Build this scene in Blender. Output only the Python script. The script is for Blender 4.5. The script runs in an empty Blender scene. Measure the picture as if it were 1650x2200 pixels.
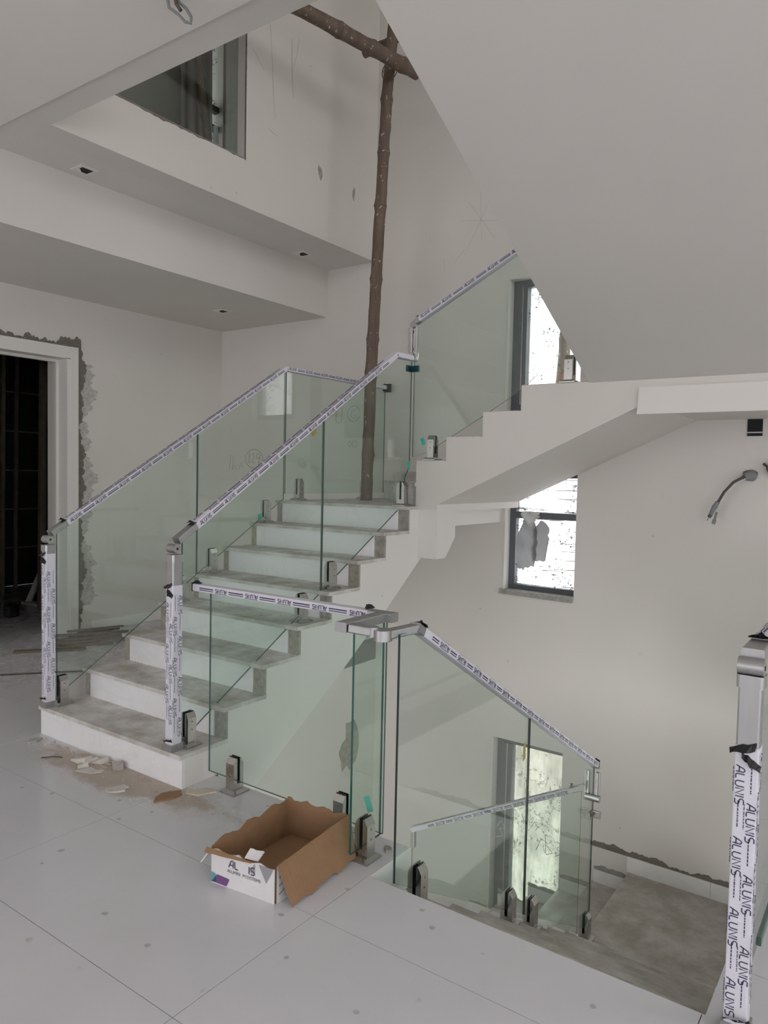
import bpy, math, random
from mathutils import Vector as V, Matrix
random.seed(7)
SC = bpy.context.scene
COL = SC.collection
# ------------------------------------------------------------------ camera
F, PITCH, ROLL, YAW, EYE = 1580.0, -0.0496, 0.0211, 0.6157, 1.531
fw = V((-math.sin(YAW)*math.cos(PITCH), math.cos(YAW)*math.cos(PITCH), math.sin(PITCH)))
rt = V((math.cos(YAW), math.sin(YAW), 0)); up = rt.cross(fw)
rt, up = math.cos(ROLL)*rt+math.sin(ROLL)*up, -math.sin(ROLL)*rt+math.cos(ROLL)*up
cd = bpy.data.cameras.new('camera'); cam = bpy.data.objects.new('camera', cd); COL.objects.link(cam)
M = Matrix((rt, up, -fw)).transposed().to_4x4(); M.translation = V((0, 0, EYE)); cam.matrix_world = M
cd.sensor_fit = 'HORIZONTAL'; cd.sensor_width = 36.0; cd.lens = F/1650*36; cd.clip_start = .02
SC.camera = cam
# ------------------------------------------------------------------ world, exposure
W = bpy.data.worlds.new('overcast_sky'); SC.world = W; W.use_nodes = True
bg = W.node_tree.nodes['Background']; bg.inputs[0].default_value = (.975, .965, .98, 1); bg.inputs[1].default_value = 3.0
SC.view_settings.view_transform = 'Standard'; SC.view_settings.look = 'None'
SC.view_settings.gamma = 1; SC.view_settings.use_curve_mapping = False
SC.view_settings.exposure = -0.08
SC.cycles.use_denoising = True
SC.cycles.max_bounces = 9; SC.cycles.diffuse_bounces = 6; SC.cycles.glossy_bounces = 3; SC.cycles.transparent_max_bounces = 16
SC.cycles.caustics_reflective = False; SC.cycles.caustics_refractive = False
SC.cycles.use_adaptive_sampling = True; SC.cycles.adaptive_threshold = .06; SC.cycles.adaptive_min_samples = 12
SC.cycles.sample_clamp_indirect = 6


# ------------------------------------------------------------------ materials
def nt(name):
    m = bpy.data.materials.new(name); m.use_nodes = True
    return m, m.node_tree, m.node_tree.nodes['Principled BSDF']
def N(t, k, **kw):
    n = t.nodes.new(k)
    for a, b in kw.items():
        setattr(n, a, b)
    return n
def pos(t, scale=(1, 1, 1)):
    g = N(t, 'ShaderNodeNewGeometry'); mp = N(t, 'ShaderNodeMapping'); mp.inputs['Scale'].default_value = scale
    t.links.new(g.outputs['Position'], mp.inputs['Vector']); return mp.outputs[0]
def noise(t, vec, s, detail=4, rough=.55):
    n = N(t, 'ShaderNodeTexNoise'); n.inputs['Scale'].default_value = s; n.inputs['Detail'].default_value = detail
    n.inputs['Roughness'].default_value = rough; t.links.new(vec, n.inputs['Vector']); return n.outputs['Fac']
def ramp(t, fac, a, b, ca=(0, 0, 0, 1), cb=(1, 1, 1, 1)):
    r = N(t, 'ShaderNodeValToRGB'); r.color_ramp.elements[0].position = a; r.color_ramp.elements[1].position = b
    r.color_ramp.elements[0].color = ca; r.color_ramp.elements[1].color = cb; t.links.new(fac, r.inputs[0]); return r.outputs[0]
def mix(t, fac, a, b, mode='MIX'):
    n = N(t, 'ShaderNodeMix', data_type='RGBA', blend_type=mode)
    for s, v in ((0, fac), (6, a), (7, b)):
        if isinstance(v, (tuple, list)): n.inputs[s].default_value = (*v[:3], 1)
        elif isinstance(v, (int, float)): n.inputs[s].default_value = v
        else: t.links.new(v, n.inputs[s])
    return n.outputs[2]
def mth(t, op, a, b=0., clamp=False):
    n = N(t, 'ShaderNodeMath', operation=op, use_clamp=clamp)
    for i, v in enumerate((a, b)):
        if isinstance(v, (int, float)): n.inputs[i].default_value = v
        else: t.links.new(v, n.inputs[i])
    return n.outputs[0]
def bump(t, b, h, strength=.2, dist=.01):
    n = N(t, 'ShaderNodeBump'); n.inputs['Strength'].default_value = strength; n.inputs['Distance'].default_value = dist
    t.links.new(h, n.inputs['Height']); t.links.new(n.outputs[0], b.inputs['Normal'])
def plain(name, col, rough=.5, metal=0., spec=.5):
    m, t, b = nt(name); b.inputs['Base Color'].default_value = (*col, 1); b.inputs['Roughness'].default_value = rough
    b.inputs['Metallic'].default_value = metal; b.inputs['Specular IOR Level'].default_value = spec; return m

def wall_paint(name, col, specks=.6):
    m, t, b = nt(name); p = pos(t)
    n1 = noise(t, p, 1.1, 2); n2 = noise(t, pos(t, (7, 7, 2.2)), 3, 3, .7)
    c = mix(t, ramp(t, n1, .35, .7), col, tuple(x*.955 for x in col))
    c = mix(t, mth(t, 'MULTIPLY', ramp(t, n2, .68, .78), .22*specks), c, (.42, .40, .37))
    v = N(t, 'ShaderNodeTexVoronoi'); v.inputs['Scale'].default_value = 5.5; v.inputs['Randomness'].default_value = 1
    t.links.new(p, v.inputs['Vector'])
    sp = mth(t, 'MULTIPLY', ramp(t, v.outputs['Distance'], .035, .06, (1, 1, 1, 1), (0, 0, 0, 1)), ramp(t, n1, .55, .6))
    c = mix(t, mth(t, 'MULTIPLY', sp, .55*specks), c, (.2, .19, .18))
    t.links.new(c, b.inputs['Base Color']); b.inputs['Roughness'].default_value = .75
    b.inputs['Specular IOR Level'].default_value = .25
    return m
M_WALL = wall_paint('wall_paint', (.70, .672, .635))
M_CEIL = wall_paint('ceiling_paint', (.71, .685, .655), .25)
M_SOFFIT_DIM = wall_paint('dimmed_soffit_paint', (.60, .58, .55), .25)  # ceiling paint darkened evenly to stand in for weaker light on the soffit
M_PLASTER = wall_paint('stair_plaster', (.76, .74, .715), .5)

def tile_mat():
    m, t, b = nt('porcelain_tile'); p = pos(t)
    c = mix(t, ramp(t, noise(t, p, 2.2, 6), .3, .7), (.65, .65, .685), (.605, .603, .63))
    # dust that has collected along the foot of the stairs
    g = N(t, 'ShaderNodeSeparateXYZ'); t.links.new(p, g.inputs[0]); x, y = g.outputs[0], g.outputs[1]
    dy = mth(t, 'ABSOLUTE', mth(t, 'SUBTRACT', y, mth(t, 'ADD', 2.20, mth(t, 'MULTIPLY', mth(t, 'ADD', x, 3.3), .03))))
    near = mth(t, 'SUBTRACT', 1.0, mth(t, 'MULTIPLY', dy, 4.2), True)
    rx = mth(t, 'SUBTRACT', 1.0, mth(t, 'MULTIPLY', mth(t, 'ABSOLUTE', mth(t, 'ADD', x, 3.15)), .9), True)
    mk = mth(t, 'MULTIPLY', near, rx)
    d1 = ramp(t, mth(t, 'ADD', mth(t, 'MULTIPLY', mk, 1.1), mth(t, 'MULTIPLY', noise(t, p, 7, 5, .68), .8)), .66, .92)
    c = mix(t, mth(t, 'MULTIPLY', d1, .85), c, (.40, .335, .27))
    # thin grime beside the glass and on the left side of the hall
    gx = mth(t, 'MULTIPLY', ramp(t, mth(t, 'MULTIPLY', mth(t, 'SUBTRACT', -1.6, x), .8), .0, .35), ramp(t, y, 1.8, 2.3))
    left = ramp(t, mth(t, 'MULTIPLY', mth(t, 'SUBTRACT', -3.9, x), .6), .0, .8)
    gr = mth(t, 'ADD', mth(t, 'MULTIPLY', gx, .45), mth(t, 'MULTIPLY', left, .3))
    d2 = ramp(t, mth(t, 'ADD', gr, mth(t, 'MULTIPLY', noise(t, p, 6, 5, .7), .6)), .45, 1.05)
    c = mix(t, mth(t, 'MULTIPLY', d2, .6), c, (.36, .335, .30))
    # spots
    v = N(t, 'ShaderNodeTexVoronoi', voronoi_dimensions='2D'); v.inputs['Scale'].default_value = 4.6; t.links.new(p, v.inputs['Vector'])
    dd = mth(t, 'ADD', v.outputs['Distance'], mth(t, 'MULTIPLY', noise(t, p, 22, 4, .7), .16))
    sp = mth(t, 'MULTIPLY', ramp(t, dd, .115, .135, (1, 1, 1, 1), (0, 0, 0, 1)), ramp(t, noise(t, p, 3.1, 2), .5, .56))
    c = mix(t, mth(t, 'MULTIPLY', sp, .55), c, (.27, .25, .235))
    d3 = mth(t, 'MULTIPLY', ramp(t, noise(t, p, 36, 4, .75), .60, .72), ramp(t, noise(t, p, 2.7, 3), .50, .64))
    c = mix(t, mth(t, 'MULTIPLY', d3, .5), c, (.44, .40, .35))
    t.links.new(c, b.inputs['Base Color'])
    r = mth(t, 'ADD', .16, mth(t, 'MULTIPLY', mth(t, 'ADD', d1, mth(t, 'ADD', d2, d3)), .4))
    t.links.new(r, b.inputs['Roughness']); b.inputs['Specular IOR Level'].default_value = .45
    bump(t, b, mth(t, 'ADD', d1, d3), .12, .004); return m
M_TILE = tile_mat()
M_GROUT = plain('grout', (.22, .21, .20), .9)

def marble(name, base, dust, dcol=(.43, .40, .355)):
    m, t, b = nt(name); p = pos(t)
    w = N(t, 'ShaderNodeTexNoise'); w.inputs['Scale'].default_value = 2.4; w.inputs['Detail'].default_value = 6; w.inputs['Distortion'].default_value = 1.6
    t.links.new(p, w.inputs['Vector'])
    vein = mth(t, 'SUBTRACT', 1.0, mth(t, 'MULTIPLY', mth(t, 'ABSOLUTE', mth(t, 'SUBTRACT', w.outputs['Fac'], .5)), 22), True)
    c = mix(t, mth(t, 'MULTIPLY', vein, .10), base, (.50, .50, .52))
    d = ramp(t, noise(t, p, 5, 8, .68), .62-dust*.38, .92-dust*.40)
    c = mix(t, mth(t, 'MULTIPLY', d, min(1, .35+dust)), c, dcol)
    s = ramp(t, noise(t, p, 38, 5, .75), .64, .72)
    c = mix(t, mth(t, 'MULTIPLY', s, .25+.4*dust), c, (.30, .265, .23))
    t.links.new(c, b.inputs['Base Color'])
    t.links.new(mth(t, 'ADD', .25, mth(t, 'MULTIPLY', d, .5)), b.inputs['Roughness'])
    bump(t, b, mth(t, 'ADD', d, s), .1*dust+.03, .004); return m
M_RISER = marble('marble_riser', (.82, .82, .845), .10)
M_TREAD = marble('dusty_marble_tread', (.70, .69, .68), .70)
M_TREAD_DIRTY = marble('dusty_lower_tread', (.60, .585, .55), .8, (.40, .375, .33))
M_CLEAN = marble('clean_marble', (.82, .82, .80), .05)

def rough_cement(name, col):
    m, t, b = nt(name); p = pos(t); n = noise(t, p, 26, 8, .7)
    t.links.new(mix(t, ramp(t, n, .35, .7), col, tuple(x*.6 for x in col)), b.inputs['Base Color'])
    b.inputs['Roughness'].default_value = .95; bump(t, b, n, .6, .01); return m
M_CEMENT = rough_cement('cement', (.40, .39, .36))
M_FILLER = rough_cement('wall_filler', (.60, .575, .54))
M_CEMENT_DK = rough_cement('dark_cement', (.22, .20, .17))
M_PEEL = rough_cement('bare_plaster', (.44, .42, .36))

def glass_mat(name, tint, refl=1.0, dirt=0.0, dcol=(.6, .6, .58), lines=0., blot=0.):
    m = bpy.data.materials.new(name); m.use_nodes = True; t = m.node_tree; t.nodes.clear()
    out = N(t, 'ShaderNodeOutputMaterial'); tr = N(t, 'ShaderNodeBsdfTransparent'); tr.inputs[0].default_value = (*tint, 1)
    gl = N(t, 'ShaderNodeBsdfGlossy'); gl.inputs['Roughness'].default_value = 0.0; gl.inputs[0].default_value = (1, 1, 1, 1)
    lw = N(t, 'ShaderNodeLayerWeight'); lw.inputs[0].default_value = .5
    f = mth(t, 'ADD', .04*refl, mth(t, 'MULTIPLY', mth(t, 'POWER', lw.outputs['Facing'], 5.0), .9))
    mx = N(t, 'ShaderNodeMixShader'); t.links.new(f, mx.inputs[0]); t.links.new(tr.outputs[0], mx.inputs[1]); t.links.new(gl.outputs[0], mx.inputs[2])
    last = mx.outputs[0]
    if dirt:
        df = N(t, 'ShaderNodeBsdfDiffuse'); df.inputs[0].default_value = (*dcol, 1)
        tl = N(t, 'ShaderNodeBsdfTranslucent'); tl.inputs[0].default_value = (*dcol, 1)
        a = N(t, 'ShaderNodeAddShader'); t.links.new(df.outputs[0], a.inputs[0]); t.links.new(tl.outputs[0], a.inputs[1])
        p = pos(t)
        d = mth(t, 'ADD', mth(t, 'MULTIPLY', ramp(t, noise(t, p, 45, 4, .8), .56, .60), ramp(t, noise(t, p, 6, 3), .47, .55)),
                mth(t, 'ADD', mth(t, 'MULTIPLY', ramp(t, noise(t, pos(t, (.6, 1, 30)), 3.2, 3, .6), .60, .625), lines), mth(t, 'MULTIPLY', ramp(t, noise(t, pos(t, (2.2, 1, .6)), 2.6, 6, .65), .42, .62), blot)))
        m2 = N(t, 'ShaderNodeMixShader'); t.links.new(mth(t, 'MULTIPLY', d, dirt, True), m2.inputs[0])
        t.links.new(last, m2.inputs[1]); t.links.new(df.outputs[0], m2.inputs[2]); last = m2.outputs[0]
    t.links.new(last, out.inputs[0]); return m
M_GLASS = glass_mat('green_tempered_glass', (.915, .962, .937), 1.0)
M_PANE = glass_mat('dirty_window_pane', (.97, .98, .985), 1.0, 1.0, (.22, .21, .20))
M_PANE2 = glass_mat('scratched_window_pane', (.97, .98, .985), 1.0, 1.0, (.25, .24, .24), .9)
M_PANE3 = glass_mat('smeared_window_pane', (.95, .96, .95), 1.0, .8, (.62, .59, .53), 0., .5)
M_GEDGE = plain('glass_edge', (.015, .10, .082), .08, 0, .8)
M_GEDGE3 = plain('glass_edge_black', (.010, .030, .028), .12, 0, .7)
M_GEDGE2 = plain('glass_edge_dark', (.06, .12, .105), .15, 0, .7)

def metal(name, col, rough, streak=40):
    m, t, b = nt(name); b.inputs['Metallic'].default_value = 1; n = noise(t, pos(t, (1, 1, .15)), streak, 3)
    t.links.new(mix(t, n, col, tuple(x*.8 for x in col)), b.inputs['Base Color'])
    t.links.new(mth(t, 'ADD', rough, mth(t, 'MULTIPLY', n, .12)), b.inputs['Roughness']); return m
M_ALU = metal('brushed_aluminium', (.50, .50, .51), .36)
M_STEEL = metal('satin_steel', (.56, .55, .53), .2)
M_CHROME = metal('polished_steel', (.75, .76, .77), .08)
M_FILM = plain('protective_film', (.69, .68, .76), .38)
M_INK = plain('film_print', (.055, .045, .10), .5)
M_BLACK = plain('black_rubber', (.012, .012, .014), .5)
M_FRAME = plain('dark_window_frame', (.10, .11, .125), .45)
M_WHITE = plain('white_casing', (.72, .70, .67), .5)
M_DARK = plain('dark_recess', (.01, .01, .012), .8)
M_TAPE = plain('teal_tape', (.05, .50, .42), .45)
M_YTAPE = plain('ochre_tape', (.38, .28, .08), .5)
M_CLAMP = plain('teal_clamp', (.01, .07, .10), .3, .4)
M_PENCIL = plain('pencil_line', (.30, .30, .29), .7)
M_CHALK = plain('pale_marker', (.62, .66, .62), .7)
M_CABLE = plain('grey_cable', (.22, .23, .24), .6)
M_CABLE2 = plain('brown_cable', (.09, .07, .06), .6)
M_PLASTIC = plain('pale_plastic', (.62, .62, .62), .5)

def bamboo_mat():
    m, t, b = nt('bamboo_skin'); p = pos(t)
    c = mix(t, ramp(t, noise(t, pos(t, (3, 3, .6)), 6, 5), .3, .7), (.105, .075, .056), (.165, .12, .09))
    s = ramp(t, noise(t, pos(t, (1, 1, .5)), 48, 2, .6), .66, .69)
    c = mix(t, mth(t, 'MULTIPLY', s, .8), c, (.55, .52, .47))
    t.links.new(c, b.inputs['Base Color']); b.inputs['Roughness'].default_value = .65
    bump(t, b, noise(t, p, 30, 4), .3, .006); return m
M_BAMBOO = bamboo_mat()
def card_mat(name, c1, c2):
    m, t, b = nt(name); p = pos(t)
    t.links.new(mix(t, ramp(t, noise(t, p, 8, 6, .7), .3, .75), c1, c2), b.inputs['Base Color']); b.inputs['Roughness'].default_value = .85
    bump(t, b, noise(t, pos(t, (1, 1, 1)), 20, 5), .25, .006); return m
M_CARD = card_mat('brown_cardboard', (.315, .185, .10), (.24, .135, .07))
M_CARDW = card_mat('white_printed_card', (.74, .73, .74), (.66, .65, .66))
M_WOOD = card_mat('old_wood', (.21, .17, .125), (.13, .105, .08))
M_FLAKE = card_mat('plaster_flake', (.62, .60, .56), (.50, .47, .43))
M_STONE = card_mat('stone_chip', (.40, .385, .36), (.30, .29, .27))
M_PURPLE = plain('purple_print', (.17, .075, .22), .6); M_TEAL = plain('teal_print', (.10, .32, .40), .6)
M_GREYP = plain('grey_print', (.30, .30, .32), .6)
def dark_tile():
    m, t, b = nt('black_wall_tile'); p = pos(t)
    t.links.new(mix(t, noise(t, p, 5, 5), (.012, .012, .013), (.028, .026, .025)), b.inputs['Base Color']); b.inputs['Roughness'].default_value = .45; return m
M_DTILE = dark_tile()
M_OUT = wall_paint('outside_wall_render', (.78, .74, .68), 1.5)
def sheet_metal():
    m, t, b = nt('galvanised_sheet'); b.inputs['Metallic'].default_value = 1; b.inputs['Base Color'].default_value = (.45, .46, .46, 1); b.inputs['Roughness'].default_value = .3; return m
M_SHEET = sheet_metal()

# ------------------------------------------------------------------ mesh helpers
class MB:
    def __init__(s): s.v = []; s.f = []; s.m = []; s.sm = []
    def add(s, vs, fs, m=0, smooth=False):
        o = len(s.v); s.v += [tuple(x) for x in vs]
        for f in fs: s.f.append(tuple(i+o for i in f)); s.m.append(m); s.sm.append(smooth)
        return s
    def box(s, a, b, m=0):
        x0, y0, z0 = a; x1, y1, z1 = b
        return s.add([(x0, y0, z0), (x1, y0, z0), (x1, y1, z0), (x0, y1, z0), (x0, y0, z1), (x1, y0, z1), (x1, y1, z1), (x0, y1, z1)],
                     [(0, 3, 2, 1), (4, 5, 6, 7), (0, 1, 5, 4), (1, 2, 6, 5), (2, 3, 7, 6), (3, 0, 4, 7)], m)
    def prism(s, pts, ext, m=0, rim=None):
        n = len(pts); e = V(ext); P = [V(p) for p in pts]
        nr = V((0, 0, 0))
        for i in range(n): nr += P[i].cross(P[(i+1) % n])
        if nr.dot(e) > 0: P.reverse()
        Q = [p+e for p in P]
        s.add(P+Q, [tuple(range(n))], m); o = len(s.v)-2*n
        s.f.append(tuple(o+n+i for i in reversed(range(n)))); s.m.append(m); s.sm.append(False)
        for i in range(n):
            j = (i+1) % n; s.f.append((o+i, o+n+i, o+n+j, o+j)); s.m.append(m if rim is None else rim); s.sm.append(False)
        return s
    def tube(s, pts, rad, n=12, m=0, caps=True):
        P = [V(p) for p in pts]
        if not isinstance(rad, (list, tuple)): rad = [rad]*len(P)
        ring = []; ref = None
        for i, p in enumerate(P):
            d = (P[min(i+1, len(P)-1)]-P[max(i-1, 0)]).normalized()
            if ref is None: ref = d.orthogonal().normalized()
            a = (ref-d*ref.dot(d)).normalized(); ref = a; b = d.cross(a)
            ring.append([p+(a*math.cos(2*math.pi*k/n)+b*math.sin(2*math.pi*k/n))*rad[i] for k in range(n)])
        vs = [q for r in ring for q in r]; fs = []
        for i in range(len(P)-1):
            for k in range(n): fs.append((i*n+k, i*n+(k+1) % n, (i+1)*n+(k+1) % n, (i+1)*n+k))
        s.add(vs, fs, m, True)
        if caps: s.add(ring[0], [tuple(reversed(range(n)))], m); s.add(ring[-1], [tuple(range(n))], m)
        return s
    def bar(s, p0, p1, w, h, wdir=None, m=0, r=.006):
        """bevelled rectangular bar from p0 to p1, width w along wdir, height h"""
        p0, p1 = V(p0), V(p1); d = (p1-p0).normalized()
        wd = V(wdir) if wdir else d.cross(V((0, 0, 1))); wd = (wd-d*wd.dot(d)).normalized(); hd = wd.cross(d).normalized()
        if hd.z < 0: hd = -hd
        a, b = w/2, h/2; r = min(r, a*.6, b*.6)
        pr = [(a-r, -b), (a-r*.3, -b+r*.3), (a, -b+r), (a, b-r), (a-r*.3, b-r*.3), (a-r, b), (-a+r, b), (-a+r*.3, b-r*.3), (-a, b-r), (-a, -b+r), (-a+r*.3, -b+r*.3), (-a+r, -b)]
        return s.prism([p0+wd*x+hd*y for x, y in pr], p1-p0, m)
    def ribbon(s, pts, w, nrm, m=0):
        P = [V(p) for p in pts]; nrm = V(nrm)
        L = []; R = []
        for i, p in enumerate(P):
            d = (P[min(i+1, len(P)-1)]-P[max(i-1, 0)])
            if d.length < 1e-9: continue
            c = nrm.cross(d.normalized()).normalized()*(w/2); L.append(p+c); R.append(p-c)
        n = len(L); s.add(L+R, [(n+i, n+i+1, i+1, i) for i in range(n-1)], m); return s

def mesh(name, mb, mats, off=V((0, 0, 0))):
    me = bpy.data.meshes.new(name); me.from_pydata([(x-off.x, y-off.y, z-off.z) for x, y, z in mb.v], [], mb.f)
    for mt in (mats if isinstance(mats, (list, tuple)) else [mats]): me.materials.append(mt)
    me.polygons.foreach_set('material_index', mb.m); me.polygons.foreach_set('use_smooth', mb.sm); me.update(); return me
def tag(o, label=None, cat=None, group=None, kind=None):
    if label: o['label'] = label
    if cat: o['category'] = cat
    if group: o['group'] = group
    if kind: o['kind'] = kind
    return o
def solo(name, mb, mats, label=None, cat=None, group=None, kind=None, origin=None):
    if origin is None:
        xs, ys, zs = zip(*mb.v); origin = ((min(xs)+max(xs))/2, (min(ys)+max(ys))/2, min(zs))
    off = V(origin); o = bpy.data.objects.new(name, mesh(name, mb, mats, off)); o.location = off; COL.objects.link(o)
    return tag(o, label, cat, group, kind)
def struct(name, mb, mats, parent=None):
    if parent is None: return solo(name, mb, mats, kind='structure')
    return part(name, mb, mats, parent)
def thing(name, label, cat, loc, group=None):
    o = bpy.data.objects.new(name, None); o.empty_display_size = .1; o.location = loc; COL.objects.link(o)
    return tag(o, label, cat, group)
def rootloc(p):
    l = V((0, 0, 0))
    while p is not None: l += V(p.location); p = p.parent
    return l
def part(name, mb, mats, parent, label=None):
    o = bpy.data.objects.new(name, mesh(name, mb, mats, rootloc(parent))); o.parent = parent; COL.objects.link(o)
    if label: o['label'] = label
    return o
def copy_tree(o, parent=None):
    c = o.copy(); COL.objects.link(c); c.parent = parent
    for ch in o.children:
        if ch is not c: copy_tree(ch, c)
    return c

# ---- stroke lettering
GL = {'A': (.8, [[(0, 0), (.36, .86), (.50, 1), (.66, 1), (.8, .84), (.8, 0)], [(.16, .36), (.8, .36)]]),
      'L': (.6, [[(0, 1), (0, .14), (.12, 0), (.6, 0)]]), 'U': (.7, [[(0, 1), (0, .2), (.16, 0), (.54, 0), (.7, .2), (.7, 1)]]),
      'N': (.68, [[(0, 0), (0, 1), (.68, 0), (.68, 1)]]), 'I': (.06, [[(.03, 0), (.03, 1)]]),
      'S': (.65, [[(.65, 1), (.14, 1), (0, .86), (0, .64), (.12, .53), (.53, .47), (.65, .35), (.65, .14), (.5, 0), (0, 0)]])}
def word(mb, txt, o, u, v, h, wt=.15, m=0, nrm=None):
    o, u, v = V(o), V(u), V(v); nrm = nrm or u.cross(v); x = 0
    for c in txt:
        if c == ' ': x += .5*h; continue
        w, st = GL[c]
        for s in st: mb.ribbon([o+u*(x+a*h)+v*(b*h) for a, b in s], wt*h, nrm, m)
        x += (w+.28)*h
    return x
def micro(mb, o, u, v, L, h, nrm):
    """a line of print too small to read: broken dashes"""
    o, u, v = V(o), V(u), V(v); x = 0; rnd = random.Random(int(abs(o.x*977+o.y*577+o.z*331)*100))
    while x < L:
        w = rnd.uniform(.004, .011); mb.ribbon([o+u*x, o+u*min(L, x+w)], h, nrm); x += w+rnd.uniform(.0015, .003)
def print_rail(mb, o, u, v, L, Wd, per=.19):
    o, u, v = V(o), V(u), V(v); nrm = u.cross(v); h = Wd*.52; x = .02
    while x+per < L:
        w = word(mb, 'ALUNIS', o+u*x-v*h*.5, u, v, h, .22, 0, nrm)
        a, b = x+w+.012, x+per-.012
        mb.ribbon([o+u*x+v*(Wd*.40), o+u*(x+w)+v*(Wd*.40)], .0022, nrm)
        if b > a:
            mb.ribbon([o+u*a-v*(Wd*.08), o+u*b-v*(Wd*.08)], .0055, nrm); mb.ribbon([o+u*a+v*(Wd*.22), o+u*b+v*(Wd*.22)], .004, nrm)
        x += per
def print_post(mb, o, u, v, L, Wd, hh=.0175, per=.185, ph=0.):
    o, u, v = V(o), V(u), V(v); nrm = u.cross(v); 
    for row, (vv, sh) in enumerate(((-.30, ph), (.20, ph+per/2))):
        x = -per+sh
        while x < L:
            if x > 0.0 and x+.085 < L:
                word(mb, 'ALUNIS', o+u*x+v*(vv*Wd-hh*.3), u, v, hh, .15, 0, nrm)
            if x > -.1 and x+.095 > 0 and x+.175 < L: micro(mb, o+u*(x+.098)+v*(vv*Wd+.002), u, v, .075, .003, nrm)
            if x > 0 and x+.08 < L: micro(mb, o+u*(x+.005)+v*(vv*Wd-hh*.3-.006), u, v, .07, .0022, nrm)
            x += per

# ================================================================== SETTING
XD, YB, ZT = -6.24, 5.65, 6.8
def rects_minus(r, holes):
    out = [r]
    for h in holes:
        nx = []
        for (a, b, c, d) in out:
            ha, hb, hc, hd = max(a, h[0]), min(b, h[1]), max(c, h[2]), min(d, h[3])
            if ha >= hb or hc >= hd: nx.append((a, b, c, d)); continue
            if a < ha: nx.append((a, ha, c, d))
            if hb < b: nx.append((hb, b, c, d))
            if c < hc: nx.append((ha, hb, c, hc))
            if hd < d: nx.append((ha, hb, hd, d))
        out = nx
    return out
# floor with its tiles
WELL = [(-4.06, -1.6, 2.50, YB), (-1.601, -.40, 2.22, YB)]
mb = MB()
for a, b, c, d in rects_minus((-9.4, 3.5, -4.5, YB), WELL): mb.box((a, c, -.22), (b, d, -.010))
floor = struct('floor', mb, M_GROUT)
TX, TY, JX, JY = 1.2, .6, -1.609, 1.899
full = None
for i in range(-7, 5):
    for j in range(-6, 8):
        x0, y0 = JX+i*TX, JY+j*TY
        r = (max(x0, -9.4)+.0014, min(x0+TX, 3.5)-.0014, y0+.0014, min(y0+TY, YB)-.0014)
        if r[1]-r[0] < .02 or r[3]-r[2] < .02: continue
        parts_ = rects_minus(r, WELL)
        if not parts_: continue
        whole = len(parts_) == 1 and parts_[0] == r and r[1]-r[0] > TX-.01 and r[3]-r[2] > TY-.01
        if whole and full:
            o = bpy.data.objects.new('tile', full)
        else:
            mb = MB()
            for a, b, c, d in parts_: mb.box((a-x0, c-y0, -.011), (b-x0, d-y0, 0))
            me = mesh('tile', mb, M_TILE); o = bpy.data.objects.new('tile', me)
            if whole: full = me
        o.parent = floor; o.location = V((x0, y0, 0))-V(floor.location); COL.objects.link(o)

def wall(name, axis, at, th, u0, u1, v0, v1, holes, mat):
    mb = MB()
    for a, b, c, d in rects_minus((u0, u1, v0, v1), holes):
        if axis == 'Y': mb.box((a, min(at, at+th), c), (b, max(at, at+th), d))
        else: mb.box((min(at, at+th), a, c), (max(at, at+th), b, d))
    return struct(name, mb, mat)
HT = (-2.77, -2.13, 2.09, 3.18); HM = (-2.745, -2.125, .57, 1.60); HL = (-2.80, -2.17, -2.25, -.69)
wall_back = wall('wall_back', 'Y', YB, .22, -9.4, 3.5, -4.2, ZT, [HT, HM, HL], M_WALL)
wall_left = wall('wall_left', 'X', XD, -.29, -4.5, YB, 0, ZT, [(2.86, 3.83, -.1, 2.56), (5.40, 5.63, 4.2, 6.3)], M_WALL)
wall_rear = wall('wall_rear', 'Y', -4.5, -.2, -9.4, 3.7, 0, ZT, [(-5.8, -1.7, .02, 3.0), (.3, 3.3, .02, 3.0), (-1.0, 3.3, 4.0, 5.4)], M_WALL)  # unseen; solid pier between the lower openings added to cut light and reflections
wall_right = wall('wall_right', 'X', 3.5, .2, -4.5, 5.87, -4.2, ZT, [(-3.5, 1.5, .4, 3.0), (2.4, 4.4, .3, 2.2), (-1.5, 4.6, 4.1, 6.3), (-3.5, 5.3, -3.8, -.6)], M_WALL)
wall_upper = wall('wall_upper', 'X', -4.162, -.215, 2.437, YB, 3.533, ZT, [(2.52, 3.98, 3.89, 5.9)], M_WALL)
wall_well = wall('wall_well', 'X', -4.06, -.2, -4.5, YB, -4.2, -.22, [], M_WALL)
mb = MB(); mb.box((-4.2, -4.5, -4.4), (3.5, 5.8, -4.2)); struct('floor_basement', mb, M_CEMENT)
# dim room behind the doorway: black tiled wall pieces
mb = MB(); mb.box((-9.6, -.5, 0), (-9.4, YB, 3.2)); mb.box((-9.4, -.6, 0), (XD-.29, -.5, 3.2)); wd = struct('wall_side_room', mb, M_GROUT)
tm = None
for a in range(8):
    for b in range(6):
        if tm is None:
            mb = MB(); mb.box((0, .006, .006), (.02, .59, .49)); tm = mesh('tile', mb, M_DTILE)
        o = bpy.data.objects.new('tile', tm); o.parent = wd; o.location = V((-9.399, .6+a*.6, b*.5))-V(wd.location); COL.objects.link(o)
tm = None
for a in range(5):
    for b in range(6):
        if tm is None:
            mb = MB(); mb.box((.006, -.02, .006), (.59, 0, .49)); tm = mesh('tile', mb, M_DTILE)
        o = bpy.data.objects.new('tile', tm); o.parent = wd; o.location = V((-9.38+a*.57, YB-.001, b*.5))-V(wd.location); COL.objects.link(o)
mb = MB(); mb.box((-9.4, -.5, 2.95), (XD-.29, YB, 3.1)); struct('ceiling_side_room', mb, M_DARK)
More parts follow.
